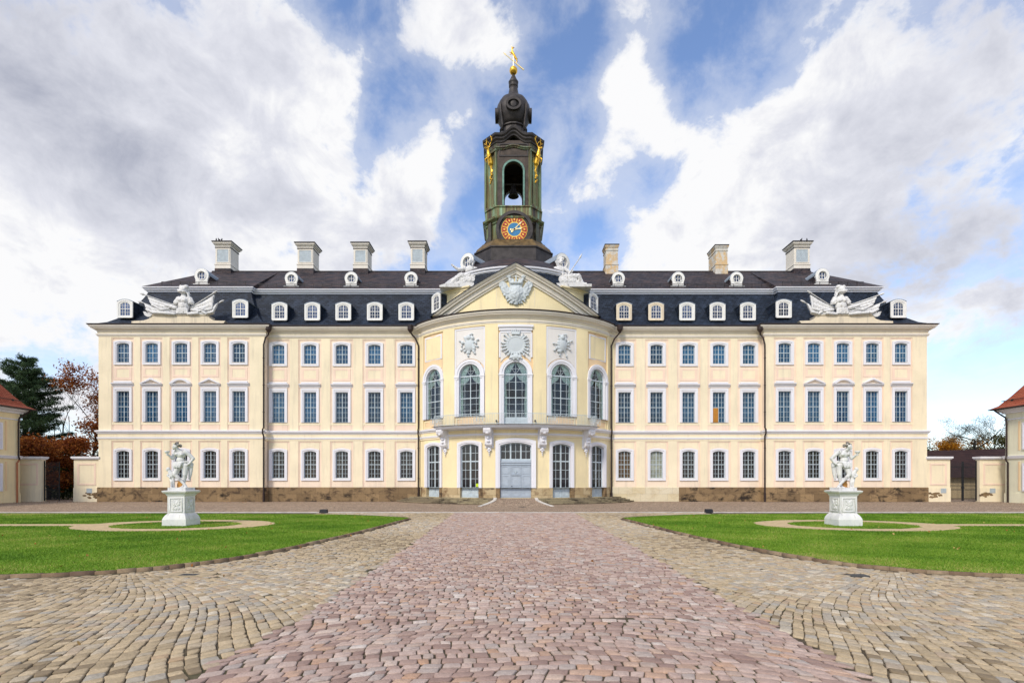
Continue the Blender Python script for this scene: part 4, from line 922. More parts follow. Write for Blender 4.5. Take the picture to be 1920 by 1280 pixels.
# round dormers of the upper slope
mb = MB(); n = 28; Cc = [( .50*math.cos(2*PI*i/n), 1.12+.50*math.sin(2*PI*i/n)) for i in range(n)]; O_ = []
for i in range(n):
    a = 2*PI*i/n; x, z = .86*math.cos(a), 1.12+.86*math.sin(a)
    if z < .62: 
        t = (.62-z)/.36; x = math.copysign(min(.98, abs(x)*1.0+.42*t), x if abs(x) > .01 else 1) if abs(x) > .2 else x; z = max(0, .62-(.62-z)*2.0)
    O_.append((x, max(0,z)))
mb.ring(O_, Cc, -.14, .12); mb.ring([(x*1.16, 1.12+(z-1.12)*1.16) for x,z in Cc], Cc, -.20, -.13); mb.box(-1.0,1.0,-.2,.1,-.06,.1)
ofM = mb.mesh('frame', ['white_paint'])
hb_ = MB(); top = [(.90*math.cos(PI*i/14), 1.12+.90*math.sin(PI*i/14)) for i in range(15)]; hb_.prism([(-.84,0),(.84,0)]+[(x*.93,1.12+(z-1.12)*.93) for x,z in top], .05, 2.2); hb_.ring(top, [(x*.93,1.12+(z-1.12)*.93) for x,z in top], -.12, 2.5, mi=1, closed=False)
hbM = hb_.mesh('round_dormer', ['slate_upper','lead_sheet'])
osM = MB().ring([(.36*x,1.12+.46*z) for x,z in ((-1,-1),(1,-1),(1,1),(-1,1))], [(.30*x,1.12+.40*z) for x,z in ((-1,-1),(1,-1),(1,1),(-1,1))], -.04, .02).box(-.03,.03,-.04,.0,.70,1.54).box(-.32,.32,-.035,.0,1.10,1.15).mesh('sash', ['white_paint'])
opM = MB().add([(x,.03,z) for x,z in Cc], [tuple(range(n))]).mesh('pane', ['pane_blue'])
def oeil(x, y, z, rz=0, s=1):
    o = pput('round_dormer', hbM, (x,y,z), rz); o.scale = (s,s,s); put('frame', ofM, o); put('sash', osM, o); put('pane', opM, o); return o
for px in (379,1541): oeil(PX(px,61.2), 61.2, 25.72, 0, .98)
for px in (547,659,771,1159,1271,1380.5): oeil(PX(px,61.6), 61.6, 25.62, 0, .90)
for sgn, px in ((-1,877),(1,1054.5)): oeil(PX(px,58.2), 58.2, 25.9, sgn*R_(34), 1.12)
# chimneys
def chimney(px0, px1, pyt, worn=False, d=2.0, Y=66.2):
    x0, x1 = PX(px0,Y), PX(px1,Y); w = x1-x0; c = (x0+x1)/2; zt = PZ(pyt,Y); zb = 28.2; mb = MB(); h = w/2; cap = [(0,0)]
    def lay(o, z0, z1, mi=0): mb.box(c-h-o, c+h+o, Y-o, Y+d+o, z0, z1, mi=mi)
    lay(.05, zb, 30.25, 0); lay(.0, 30.25, zt-.75, 0); lay(.06, zt-.80, zt-.70, 1 if not worn else 0); lay(.02, zt-.70, zt-.45); cw_ = .5 if worn else 1; lay(.14*cw_, zt-.45, zt-.30); lay(.26*cw_, zt-.30, zt-.12); lay(.34*cw_, zt-.12, zt, 1)
    lay(.10, 30.20, 30.32, 0)
    if not worn:
        lay(.07, 28.2, 29.75, 2)
        mb.ring([(c-h+.12,30.45),(c+h-.12,30.45),(c+h-.12,zt-.9),(c-h+.12,zt-.9)], [(c-h+.24,30.57),(c+h-.24,30.57),(c+h-.24,zt-1.02),(c-h+.24,zt-1.02)], Y-.05, Y)
        mb.box(c-h+.24, c+h-.24, Y-.02, Y, 30.57, zt-1.02, mi=3)
    return pb(mb, 'chimney', ['rust_chimney' if worn else 'warm_trim', 'copper_dark', 'slate_upper', 'lead_panel'])
t = MT('rust_chimney'); a = t.noise(.8, 5, .6, (1,1,.8)); b = t.noise(3, 4, .6, (1,1,.3)); t.col(t.mix(t.math('MULTIPLY', t.math('SUBTRACT', b, .5, True), 2.5, True), t.ramp(a, [(.42, (.60,.58,.53)), (.52, (.62,.42,.20)), (.62, (.60,.57,.52))]), (.36,.34,.30))); t.set(.85)
plain('lead_panel', (.40,.46,.50), .6)
chimney(404,432,453); chimney(558,587,455); chimney(663,689,455); chimney(770,796,453); chimney(1136,1158.5,458,True,1.7); chimney(1342,1364,459,True,2.4); chimney(1489,1518,453)
# ------------------------------------------------------------------ gable over the bow
GU = math.sin(R_(36.5))*BR; GA, GE = 24.3, 20.05
def zr(x): return GE+(GA-GE)*(1-abs(x)/GU)
us = [-GU+2*GU*i/40 for i in range(41)]
vs = []; fs = []
for x in us: u = math.asin(x/BR)*BR; vs += [bow(u,-.06,19.7), bow(u,-.06,max(19.75, zr(x)-.2))]
for i in range(40): fs.append((2*i,2*i+2,2*i+3,2*i+1))
pb(MB().add(vs, fs), 'tympanum', 'yellow_plaster')
RK = [(0,-1.05),(.16,-1.05),(.18,-.90),(.30,-.84),(.32,-.70),(.36,-.62),(.38,-.46),(.60,-.40),(.62,-.26),(.74,-.20),(.84,-.06),(.86,0),(0,.0)]
vs = []; fs = []; K = len(RK); us2 = [-GU-.55+(2*GU+1.1)*i/60 for i in range(61)]
for x in us2:
    u = math.asin(max(-.99,min(.99,x/BR)))*BR; z = zr(x)
    for o, dz in RK: p = bow(u, -o-.04, max(19.9 if o > .1 else 19.7, z+dz) if dz < -.3 else max(19.92, z+dz)); vs.append(p)
for i in range(60):
    for q in range(K-1): a = i*K+q; fs.append((a,a+K,a+K+1,a+1))
fs += [tuple(range(K)), tuple(range(60*K+K-1, 60*K-1, -1))]
pb(MB().add(vs, fs), 'raking_cornice', 'warm_trim')
vs = []; fs = []
for x in us2:
    u = math.asin(max(-.99,min(.99,x/BR)))*BR; z = zr(x)
    vs += [bow(u,-.95,z+.0), bow(u,-.95,z+.07), bow(u,3.2,z+.09), bow(u,3.2,z-.3)]
for i in range(60):
    for q in range(3): a = 4*i+q; fs.append((a,a+4,a+5,a+1))
pb(MB().add(vs, fs), 'gable_roof', 'slate_lower')
mb = MB()
for s in (-1,1): mb.box(s*1.95-.015, s*1.95+.015, -.075, 0, 20.2, 22.7)
pb(mb.xf(bow), 'gable_seam', 'warm_trim')
# podiums of the reclining figures
for s in (-1,1):
    mb = MB(); arcq = [(BX+12.0*math.sin(R_(a)), BCY-12.0*math.cos(R_(a))) for a in ([-43+19*i/8 for i in range(9)] if s < 0 else [24+19*i/8 for i in range(9)])]
    mb.sweep(arcq, [(-1.6,20.5),(0,20.5),(0,22.9),(.06,22.95),(.06,23.05),(.22,23.2),(.22,23.32),(-1.6,23.45)]); pb(mb, 'podium', 'yellow_plaster')
# ------------------------------------------------------------------ balcony
BA = R_(34.5)*BR; mb = MB(); n = 40
for (o, z0, z1) in ((1.20,7.72,7.82),(1.32,7.82,7.93),(1.42,7.93,8.0)): mb.box(-BA-(o-1.2), BA+(o-1.2), -o, -.0, z0, z1, n)
pb(mb.xf(bow), 'balcony_slab', 'white_trim'); pb(MB().box(-BA-.3,BA+.3,-1.5,-.0,8.002,8.03,n).xf(bow), 'balcony_lead', 'brown_pipe')
for uc in (R_(-33)*BR, R_(-11.4)*BR, R_(11.4)*BR, R_(33)*BR):
    mb = MB(); w = .34
    P = [(-.0,7.72),(-1.15,7.72),(-1.22,7.55),(-1.12,7.25),(-.85,7.05),(-.60,6.95),(-.52,6.70),(-.55,6.35),(-.50,6.05),(-.38,5.90),(-.0,5.88)]
    mb.add([(uc-w,y,z) for y,z in P]+[(uc+w,y,z) for y,z in P], [tuple(range(11)),tuple(range(21,10,-1))]+[(i,i+1,i+12,i+11) for i in range(10)])
    for s in (-1,1): mb.sphere((uc+s*.33,-.95,7.40),.24,12,8,sc=(.35,1,1)).sphere((uc+s*.33,-.42,6.12),.18,12,8,sc=(.35,1,1))
    mb.box(uc-.42,uc+.42,-1.0,0,7.60,7.715); mb.box(uc-.44,uc+.44,-.10,0,5.72,7.7)
    for k, r in ((7.2,.12),(6.75,.12),(6.4,.10)): mb.sphere((uc,-.62 if k < 7 else -1.05,k), r, 10, 8, sc=(1.5,.8,1))
    for dx, zz, r in ((0,5.62,.17),(-.14,5.5,.11),(.14,5.5,.11),(0,5.36,.12),(0,5.16,.08),(0,4.98,.06)): mb.sphere((uc+dx,-.14,zz), r, 10, 7)
    pb(mb.xf(bow), 'console', 'white_trim')
mb = MB(); rl = -1.34
mb.box(-BA-.1,BA+.1,rl-.025,rl+.025,9.08,9.13,n).box(-BA-.1,BA+.1,rl-.015,rl+.015,8.10,8.14,n)
u = -BA-.1
while u < BA+.1: mb.box(u-.011,u+.011,rl-.011,rl+.011,8.03,9.1); u += .155
for s in (-1,1):
    for q in range(8): mb.box(s*(BA+.1)-.012,s*(BA+.1)+.012,-1.3+q*.16,-1.276+q*.16,8.03,9.1)
    mb.box(s*(BA+.1)-.02,s*(BA+.1)+.02,-1.34,-.02,9.08,9.13)
for c in (-BA, -3.35, 3.35, BA):
    pts = []
    for q in range(26): a = q*.42; r = .40*(1-q/27); pts.append((c+r*math.cos(a)+.0, rl-.02, 8.58+r*math.sin(a)*1.1))
    mb.tube(pts, .022, 4); mb.tube([(2*c-x,y,17.16-z) for x,y,z in pts], .022, 4)
    for s in (-1,1): mb.tube([(c+s*.45+.12*math.cos(k*.7), rl-.02, 8.58+.42*math.sin(k*.7)) for k in range(10)], .018, 4)
pb(mb.xf(bow), 'balcony_railing', 'sash_paint')
for uc in (-1.95,1.95): pb(MB().lathe([(.05,0),(.09,.06),(.09,.2),(.03,.24)], 10, (uc,-.3,8.35)).xf(bow), 'wall_lamp', 'iron')
# ------------------------------------------------------------------ tower
def octo(hw, cf, k=1):
    """square with cut corners, front face first, counter-clockwise from above"""
    f = hw-cf; return [(TX-f,TY-hw),(TX+f,TY-hw),(TX+hw,TY-f),(TX+hw,TY+f),(TX+f,TY+hw),(TX-f,TY+hw),(TX-hw,TY+f),(TX-hw,TY-f)]
def ostack(prof, cf, mb=None, mi=0):
    """prof (half width, z)"""
    mb = mb or MB(); b = 0; vs = []; fs = []
    for hw, z in prof: vs += [(x,y,z) for x,y in octo(hw, cf*hw/3.4)]
    for i in range(len(prof)-1):
        for k in range(8): fs.append((8*i+k, 8*i+(k+1)%8, 8*i+8+(k+1)%8, 8*i+8+k))
    fs += [tuple(range(7,-1,-1)), tuple(range(8*len(prof)-8, 8*len(prof)))]
    return mb.add(vs, fs, mi)
base = ostack([(4.9,28.6),(4.9,29.2),(4.85,30.6),(4.95,30.7),(4.95,30.85)], 1.5)
tower = pb(base, 'tower', 'copper_dark')
def tp(mb, name, mats, smooth=False): return pput(name, mb.mesh(name, mats, smooth), (0,0,0), 0, tower)
tp(ostack([(4.8,30.85),(4.6,31.3),(4.2,31.75),(3.98,32.0),(3.98,32.06)], 1.45), 'skirt', ['copper_yellow'])
tp(ostack([(3.62,32.0),(3.5,32.3),(3.42,33.0),(3.42,34.2),(3.55,34.35),(3.55,34.5),(3.85,34.75),(3.9,34.95)], 1.35), 'clock_stage', ['old_copper'])
tp(ostack([(3.9,34.95),(3.58,35.2),(3.55,36.15),(3.66,36.25),(3.66,36.38),(3.4,36.45)], 1.35), 'parapet', ['old_copper'])
for px_, s in ((-1,-1),(1,1)):
    # scrolled corner buttresses beside the clock
    P = [(0,0),(.0,2.6),(.35,2.5),(.5,2.1),(.45,1.5),(.5,.9),(.8,.45),(1.1,.2),(1.15,0)]
    mb = MB(); mb.prism([(s*x,z) for x,z in P], -.45, .45); 
    for qy in (-1,):
        o = pput('buttress', mb.mesh('buttress', ['old_copper']), (TX+s*2.55, TY-2.75, 31.95), s*R_(38), tower)
# shaft with an open belfry arch on each face
SH, SC_ = 3.36, 1.30; z0s, z1s = 36.4, 44.6; aw, ab, at = 2.36, 36.5, 41.95
def shaft_face(wd, th=.45):
    mb = MB(); O = []; n = 12
    I = [(-aw/2,ab),(-aw/2,at-aw/2)]+[(aw/2*math.cos(PI-PI*i/n), at-aw/2+aw/2*math.sin(PI-PI*i/n)) for i in range(1,n)]+[(aw/2,at-aw/2),(aw/2,ab)]
    O = [(-wd,z0s),(-wd,at-aw/2)]+[(-wd+2*wd*i/n, z1s) for i in range(1,n)]+[(wd,at-aw/2),(wd,z0s)]
    O[2] = (-wd,z1s); O[n] = (wd,z1s)
    mb.ring(O, I, 0, th, closed=False); mb.box(-wd,wd,0.002,th,z0s,ab); return mb
f = SH-SC_
for rz, ln in ((0,''),(PI/2,''),(PI,''),(-PI/2,'')):
    d = Vector((math.sin(rz), -math.cos(rz), 0)); m = shaft_face(f+.02).mesh('shaft_wall', ['brown_copper']); pput('shaft_wall', m, Vector((TX,TY,0))+d*SH, rz, tower)
    a = MB(); k = 14; A = [(-aw/2-.02,ab)]+[((aw/2+.22)*math.cos(PI-PI*i/k), at-aw/2+(aw/2+.22)*math.sin(PI-PI*i/k)) for i in range(k+1)]; A = [(-aw/2-.22,ab)]+A[1:]+[(aw/2+.22,ab)]; B = [(-aw/2,ab)]+[(aw/2*math.cos(PI-PI*i/k), at-aw/2+aw/2*math.sin(PI-PI*i/k)) for i in range(k+1)]+[(aw/2,ab)]
    a.ring(A, B, -.14, .05, closed=False); pput('arch_moulding', a.mesh('arch_moulding', ['copper_green']), Vector((TX,TY,0))+d*SH, rz, tower)
    sp = MB().ring([(-f+.25,42.6),(f-.25,42.6),(f-.25,44.2),(-f+.25,44.2)], [(-f+.4,42.75),(f-.4,42.75),(f-.4,44.05),(-f+.4,44.05)], -.07, 0); pput('shaft_panel', sp.mesh('shaft_panel', ['copper_dark']), Vector((TX,TY,0))+d*SH, rz, tower)
for k in range(4):
    a0 = PI/4+k*PI/2; d = Vector((math.sin(a0), -math.cos(a0), 0)); c = Vector((TX,TY,0))+d*((SH+f)/math.sqrt(2)-.0)
    w = SC_/math.sqrt(2); mb = MB().box(-w-.02,w+.02,-.02,.5,z0s,z1s)
    for s in (-1,1): mb.box(s*w-.28,s*w+.05,-.20,.0,z0s,43.2)
    mb.box(-w*.55,w*.55,-.10,0,z0s+.4,42.7); mb.box(-w-.1,w+.1,-.3,0,43.2,43.5).box(-w-.06,w+.06,-.24,0,z0s,z0s+.3)
    pput('corner_pier', mb.mesh('corner_pier', ['old_copper']), c, a0, tower)
tp(ostack([(3.1,44.0),(3.1,44.5)], 1.2), 'belfry_ceiling', ['copper_dark'])
# bell between the arches
tp(MB().lathe([(.05,40.9),(.28,40.85),(.36,40.4),(.46,39.9),(.72,39.5),(.70,39.48),(.05,39.7)], 20, (TX,TY,0)).tube([(TX-2.4,TY,41.05),(TX+2.4,TY,41.05)], .12, 6), 'bell', ['copper_dark'])
mb = MB(); yb = TY+SH-.1
mb.box(TX-1.2,TX+1.2,yb-.03,yb+.03,38.1,38.17)
for i in range(7): mb.box(TX-1.15+i*.38-.012,TX-1.15+i*.38+.012,yb-.012,yb+.012,36.5,38.1)
for i in range(5):
    for j in range(3): mb.tube([(TX-.92+i*.46+.19*math.cos(q*.63), yb, 36.75+j*.5+.21*math.sin(q*.63)) for q in range(10)], .018, 4)
tp(mb, 'belfry_railing', ['sash_paint'])
# entablature that swells up over each face
def wavy(hw, cf, zb_, prof, amp, nseg=14):
    P8 = octo(hw, cf); path = []; zz = []
    for k in range(8):
        a, b = P8[k], P8[(k+1)%8]; n = nseg if k%2 == 0 else 3
        for i in range(n): t = i/n; path.append((a[0]+(b[0]-a[0])*t, a[1]+(b[1]-a[1])*t)); zz.append(amp*(math.sin(PI*t)**2.2)*1.15-amp*.35*math.sin(2*PI*abs(t-.5))**2 if k%2 == 0 else 0)
    mb = MB().sweep(path, prof, closed=True); K = len(prof)
    mb.v = [(x,y,z+zb_+zz[i//K]) for i,(x,y,z) in enumerate(mb.v)]; return mb
tp(wavy(3.40,1.3,0,[(-.3,43.4),(.06,43.4),(.10,43.5),(.22,43.6),(.22,43.7),(-.3,43.75)],.25), 'entablature', ['old_copper'])
tp(wavy(3.40,1.3,0,[(-.4,44.3),(.06,44.35),(.10,44.5),(.28,44.7),(.30,44.85),(.46,45.0),(.52,45.25),(-.4,45.6),(-1.4,46.2)],.75), 'entablature', ['copper_dark'])
sq = lambda a: 1+.06*math.cos(4*a)**2
mb = MB().lathe([(2.9,45.5),(2.4,46.1),(1.95,46.6),(1.70,47.2),(1.62,47.8),(1.78,47.9),(1.78,48.05),(1.6,48.1),(1.4,48.3)], 16, (TX,TY,0), sq=sq); tp(mb, 'dome_neck', ['copper_dark'])
rib = lambda a: 1+.05*abs(math.cos(4*a))
mb = MB().lathe([(1.45,48.3),(1.66,48.65),(1.95,49.2),(2.14,49.85),(2.16,50.5),(2.0,51.2),(1.62,51.8),(1.15,52.15),(.82,52.45),(.64,52.85),(.56,53.3),(.50,53.7)], 48, (TX,TY,0), sq=rib); tp(mb, 'dome', ['copper_dark'], True)
for k in range(4):
    a0 = PI/4+k*PI/2; mb = MB().tube([(TX+r*math.sin(a0), TY-r*math.cos(a0), z) for r, z in ((2.0,47.2),(1.98,48.0),(2.08,48.7),(2.24,49.4),(2.34,50.2),(2.28,50.6))], [.16,.13,.13,.15,.19,.10], 8); tp(mb, 'dome_rib', ['copper_dark'], True)
for rz in (0, PI/2, -PI/2, PI):
    d = Vector((math.sin(rz), -math.cos(rz), 0)); n = 24; A = [(.98*math.cos(2*PI*i/n), .80*math.sin(2*PI*i/n)) for i in range(n)]; B = [(.70*math.cos(2*PI*i/n), .52*math.sin(2*PI*i/n)) for i in range(n)]
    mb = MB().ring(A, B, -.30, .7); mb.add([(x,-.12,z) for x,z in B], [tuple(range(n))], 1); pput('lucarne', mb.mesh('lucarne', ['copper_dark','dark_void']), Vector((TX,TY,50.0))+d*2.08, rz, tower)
tp(MB().lathe([(.48,53.6),(.60,53.75),(.62,53.95),(.52,54.05),(.62,54.2),(.66,54.4),(.52,54.6),(.34,55.0),(.16,55.35),(.12,55.5)], 16, (TX,TY,0)), 'spire', ['copper_dark'], True)
# ------------------------------------------------------------------ clock, stags, vane (parts of the tower)
CY_, CZ = TY-3.42, 33.35
mb = MB(); n = 40; A = [(2.28*math.cos(2*PI*i/n), 2.28*math.sin(2*PI*i/n)) for i in range(n)]; B = [(x*.84,z*.84) for x,z in A]; C2 = [(x*.73,z*.73) for x,z in A]
mb.ring(A, B, -.50, .4); mb.ring(B, C2, -.30, .4); mb.prism(C2, -.16, .3); mb.prism([(-2.15,-1.35),(2.15,-1.35),(2.15,0),(-2.15,0)], -.28, .3)
tp(mb.xf(lambda x,y,z: (TX+.1+x, CY_+y, CZ+z)), 'clock_surround', ['copper_dark'])
fx = lambda x,y,z: (TX+.1+x, CY_-.30+y, CZ+z); circ = lambda r, k=40: [(r*math.sin(2*PI*i/k), r*math.cos(2*PI*i/k)) for i in range(k)]
tp(MB().ring(circ(1.62), circ(.80), -.05, .05).xf(fx), 'clock_dial', ['gold_paint'])
tp(MB().prism(circ(.82), -.06, .05).xf(fx), 'dial_centre', ['clock_blue'])
rd = MB(); gd = MB()
for i in range(12):
    a = 2*PI*i/12; rot = lambda x, z, a=a: (x*math.cos(a)+z*math.sin(a), z*math.cos(a)-x*math.sin(a))
    rd.prism([rot(x,z) for x,z in ((-.17,.95),(.17,.95),(.31,1.50),(-.31,1.50))], -.07, -.04)
    tp(MB().prism([rot(x,z) for x,z in ((0,1.04),(.11,1.24),(0,1.42),(-.11,1.24))], -.085, -.06).xf(fx), 'numeral', ['gold_paint'])
    am = a+PI/12; rm2 = lambda x, z, a=am: (x*math.cos(a)+z*math.sin(a), z*math.cos(a)-x*math.sin(a)); rd.prism([rm2(x,z) for x,z in ((-.012,1.0),(.012,1.0),(.012,1.5),(-.012,1.5))], -.065, -.04)
for rr in (1.565,): rd.ring(circ(rr), circ(rr-.035), -.066, -.04)
tp(rd.xf(fx), 'numeral_plates', ['clock_red'])
def hand(ang, L, w):
    a = R_(ang); r = lambda x, z: (x*math.cos(a)+z*math.sin(a), z*math.cos(a)-x*math.sin(a)); mb = MB()
    mb.prism([r(x,z) for x,z in ((-.06,-.40),(.06,-.40),(w,.1),(w*.6,L*.62),(w*1.5,L*.72),(0,L),(-w*1.5,L*.72),(-w*.6,L*.62),(-w,.1))], -.13, -.10); mb.sphere((*r(0,-.42)[:1],-.115,r(0,-.42)[1]), .13, 10, 6, sc=(1,.2,1)); return mb
tp(hand(44, 1.38, .075).xf(fx), 'clock_hand', ['pale_gold']); tp(hand(83, .98, .10).xf(fx), 'clock_hand', ['pale_gold'])
# gilded stags springing from the corners
mb = MB()
mb.capsule((0,0,-.3),(0,-.45,.75),.42,.36).capsule((0,-.45,.75),(0,-.62,1.55),.30,.20).capsule((0,-.62,1.6),(0,-1.15,1.50),.21,.12).sphere((0,-.64,1.62),.22)
mb.capsule((0,.05,-.2),(0,.1,-1.1),.40,.16).capsule((0,.1,-1.0),(0,.06,-2.0),.17,.10)
for s in (-1,1):
    mb.capsule((s*.25,-.42,.5),(s*.34,-.85,.15),.13,.09).capsule((s*.34,-.85,.15),(s*.30,-.62,-.28),.09,.07).capsule((s*.17,-.62,1.7),(s*.42,-.55,1.86),.09,.03)
    mb.capsule((s*.26,.1,-1.3),(s*.12,-.02,-1.7),.08,.06)
sm = sculpt(mb, 'stag_body', 'gold', .055, 3)
AN = []
for s in (-1,1):
    an = MB(); AN.append(an)
    an.tube([(s*.1,-.6,1.75),(s*.3,-.5,2.15),(s*.55,-.4,2.6),(s*.5,-.42,3.05),(s*.38,-.5,3.35)], [.07,.065,.06,.05,.03], 6)
    for p, q in (((s*.3,-.5,2.15),(s*.22,-.95,2.45)),((s*.55,-.4,2.6),(s*.95,-.5,2.85)),((s*.5,-.42,3.0),(s*.8,-.42,3.3)),((s*.42,-.45,2.4),(s*.75,-.62,2.5))): an.tube([p,q], [.05,.025], 5)
AN = [a.mesh('antler', ['gold']) for a in AN]; tailM = MB()
for q in range(6): tailM.sphere((.16*math.cos(q*2),-.02,-2.0-q*.22),.17-.012*q, 8, 6)
tailM = tailM.mesh('festoon', ['gold'])
for a0 in (PI/4, -PI/4, 3*PI/4, -3*PI/4):
    d = Vector((math.sin(a0), -math.cos(a0), 0)); o = tp(MB().box(-.4,.4,-.35,.3,-.6,-.4), 'stag', ['gold']); 
    old = o.data; o.data = sm; o.location = Vector((TX,TY,42.3))+d*3.98; o.rotation_euler.z = a0; o.scale = (.86,)*3; bpy.data.meshes.remove(old)
    for am in AN+[tailM]: put(am.name, am, tower, o.location, a0, (.86,)*3)
tp(MB().sphere((TX,TY,55.93),.52,24,16), 'ball', ['gold'], True)
vn = MB(); vz = 57.35
vn.tube([(TX,TY,56.3),(TX,TY,58.0)], .05, 6)
vn.tube([(TX-1.15,TY,58.15),(TX+1.35,TY,56.05)], [.045,.10], 6); vn.prism([(TX-1.35,58.32),(TX-.95,58.12),(TX-1.08,57.95)], TY-.03, TY+.03)
tp(vn, 'vane_arrow', ['pale_gold'])
st = MB(); P = lambda u, v: (TX+(u-583)*.012, TY, 55.93+(315-v)*.012)
st.capsule(P(570,110), P(612,185), .16,.14).capsule(P(570,110), P(568,72), .11,.08).capsule(P(568,70), P(590,64), .09,.05).capsule(P(612,185), P(625,215), .12,.06).capsule(P(560,120), P(541,112), .05,.035).capsule(P(562,130), P(545,140), .05,.03).capsule(P(612,180), P(630,188), .05,.03).capsule(P(568,64), P(560,46), .04,.02).capsule(P(572,64), P(582,46), .04,.02).capsule(P(622,212), P(612,232), .05,.04)
tp(st, 'vane_stag', ['gold'], True)
tp(MB().tube([(TX,TY,55.4),(TX,TY,57.6)], .045, 6), 'vane_rod', ['iron'])
# ------------------------------------------------------------------ carved arms in the gable and reliefs
def tosurf(mesh, fn):
    n = len(mesh.vertices); co = np.empty(n*3); mesh.vertices.foreach_get('co', co); co = co.reshape(-1,3); mesh.vertices.foreach_set('co', np.array([fn(*c) for c in co]).ravel()); mesh.update(); return mesh
g = MB(); U = lambda u, v, y=0: ((u-972)*.0081, y, (560-v)*.0081)
g.sphere(U(975,425,-.15),1,20,14,sc=(.80,.34,1.02)); g.sphere(U(975,425,-.35),1,20,14,sc=(.52,.25,.68)); g.box(*[U(905,0)[0],U(1045,0)[0]],-.5,.0,U(0,312)[2],U(0,288)[2])
for s in (-1,1):
    for i in range(8):
        a = i/7; tipx, tipz = 975+s*(120+88*(1-abs(a-.35))), 240+200*a
        g.capsule(U(975+s*85,420+40*a,-.05), U(tipx,tipz,-.14-.04*(i%2)), .20,.10, 8)
        g.capsule(U(975+s*80,390+40*a,-.15), U((tipx+975+s*85)/2, (tipz+400+40*a)/2-20,-.26), .14,.10, 8)
    g.capsule(U(975+s*60,330,-.15), U(975+s*85,230,-.25), .18,.13).capsule(U(975+s*85,225,-.25), U(975+s*118,214,-.3), .15,.07).sphere(U(975+s*84,215,-.25), .17)
    g.capsule(U(975+s*60,480,-.1), U(975+s*108,520,-.12), .14,.08).capsule(U(975+s*105,455,-.15),U(975+s*118,490,-.18),.16,.10)
    for i in range(3): g.capsule(U(975+s*(22+14*i),520,-.12), U(975+s*(20+30*i),556-6*i,-.12), .12,.08)
    g.capsule(U(975+s*70,300,-.3), U(975+s*50,255,-.3), .10,.10)
g.capsule(U(975,510,-.15), U(975,555,-.15), .22,.14)
for q in (-70,-35,0,35,70): g.capsule(U(975+q,290,-.32), U(975+q,262-(18 if q == 0 else 0),-.32), .10,.09).sphere(U(975+q,254-(20 if q == 0 else 0),-.32), .09, 8, 6)
g.capsule(U(975,235,-.3), U(975,205,-.3), .07,.05); g.capsule(U(958,218,-.3), U(992,218,-.3), .04,.04)
me = sculpt(g, 'coat_of_arms', 'relief_stone', .05, 2, .03, 7.0); tosurf(me, lambda x,y,z: bow(x, y-.06, 20.35+z)); pput('coat_of_arms', me)
def relief(c, zc, seed, disc, sx, sz):
    r = random.Random(seed); g = MB()
    if disc:
        g.lathe([(.0,0),(.92,0),(.92,.12),(.80,.14),(.78,.10),(0,.12)], 28); g.v = [(x,-z,-y) for x,y,z in g.v]
        for i in range(20):
            a = R_(-60-270*i/19+0) if False else R_(125+290*i/19); k = 1.0; x, z = math.cos(a), math.sin(a); L = r.uniform(1.28,1.55)
            g.capsule((x*.95,-.07,z*.95),(x*L+r.uniform(-.1,.1),-.10,z*L+r.uniform(-.1,.1)),.11,.06,7).sphere((x*L,-.12,z*L),.10,8,6)
        for q in (-.34,-.17,0,.17,.34): g.capsule((q*.8,-.10,1.05),(q*1.3,-.12,1.45+(.16 if q == 0 else 0)),.08,.06,7)
        g.capsule((-.36,-.1,1.1),(.36,-.1,1.1),.10,.10,7); g.sphere((0,-.1,-1.25),.34,10,8,sc=(1.3,.5,.8)).sphere((-.4,-.1,-1.3),.16,8,6).sphere((.4,-.1,-1.3),.16,8,6)
    else:
        g.sphere((0,-.02,0),1,16,10,sc=(.55,.26,.72))
        for i in range(8):
            a = R_(30+i*45+r.uniform(-10,10)); L = r.uniform(.95,1.25); g.capsule((-math.cos(a)*.2,-.05,-math.sin(a)*.2),(math.cos(a)*L*sx,-.10,math.sin(a)*L*sz),.07,.05,7)
            g.sphere((math.cos(a)*L*sx*.98,-.10,math.sin(a)*L*sz*.98),.12,8,6,sc=(1.2,.7,.8))
        for i in range(26): a = r.uniform(0,2*PI); q = r.uniform(.3,.95); g.sphere((math.cos(a)*q*sx*.9,-.10,math.sin(a)*q*sz*.9),r.uniform(.09,.2),8,6,sc=(1,.7,1))
        g.sphere((0,-.2,.75),.24,10,8,sc=(1,.6,1)).capsule((-.3,-.1,.9),(.35,-.12,1.15),.08,.06)
    me = sculpt(g, 'wall_relief', 'relief_stone', .04, 2); tosurf(me, lambda x,y,z: bow(c+x, y-.07, zc+z)); pput('wall_relief', me)
relief((BAYS[1][0]+BAYS[1][1])/2, 16.45, 3, False, 1.0, 1.05); relief((BAYS[3][0]+BAYS[3][1])/2, 16.45, 8, False, 1.0, 1.05); relief(0, 16.25, 5, True, 1, 1)
# attic blocks carrying the trophies
def trophy_x(px): return PX(px, YO)
TRX = (PX(345.5, YO-.0), PX(1575.5, YO-.0)); s_ = .00621
for x, sg in ((TRX[0],1),(TRX[1],-1)):
    P = [(-910,805),(-910,768),(-690,755),(-600,725),(-535,660),(450,660),(490,715),(560,757),(770,765),(735,805)]
    mb = MB().prism([(sg*u*s_, (805-v)*s_) for u,v in P], -.35, 1.1); mb.prism([(sg*u*s_, (805-v)*s_) for u,v in ((-540,672),(-540,655),(455,655),(455,672))], -.42, 1.1); mb.v = [(x+a,YO+b,19.86+c) for a,b,c in mb.v]; pb(mb, 'attic_block', 'base_stone')
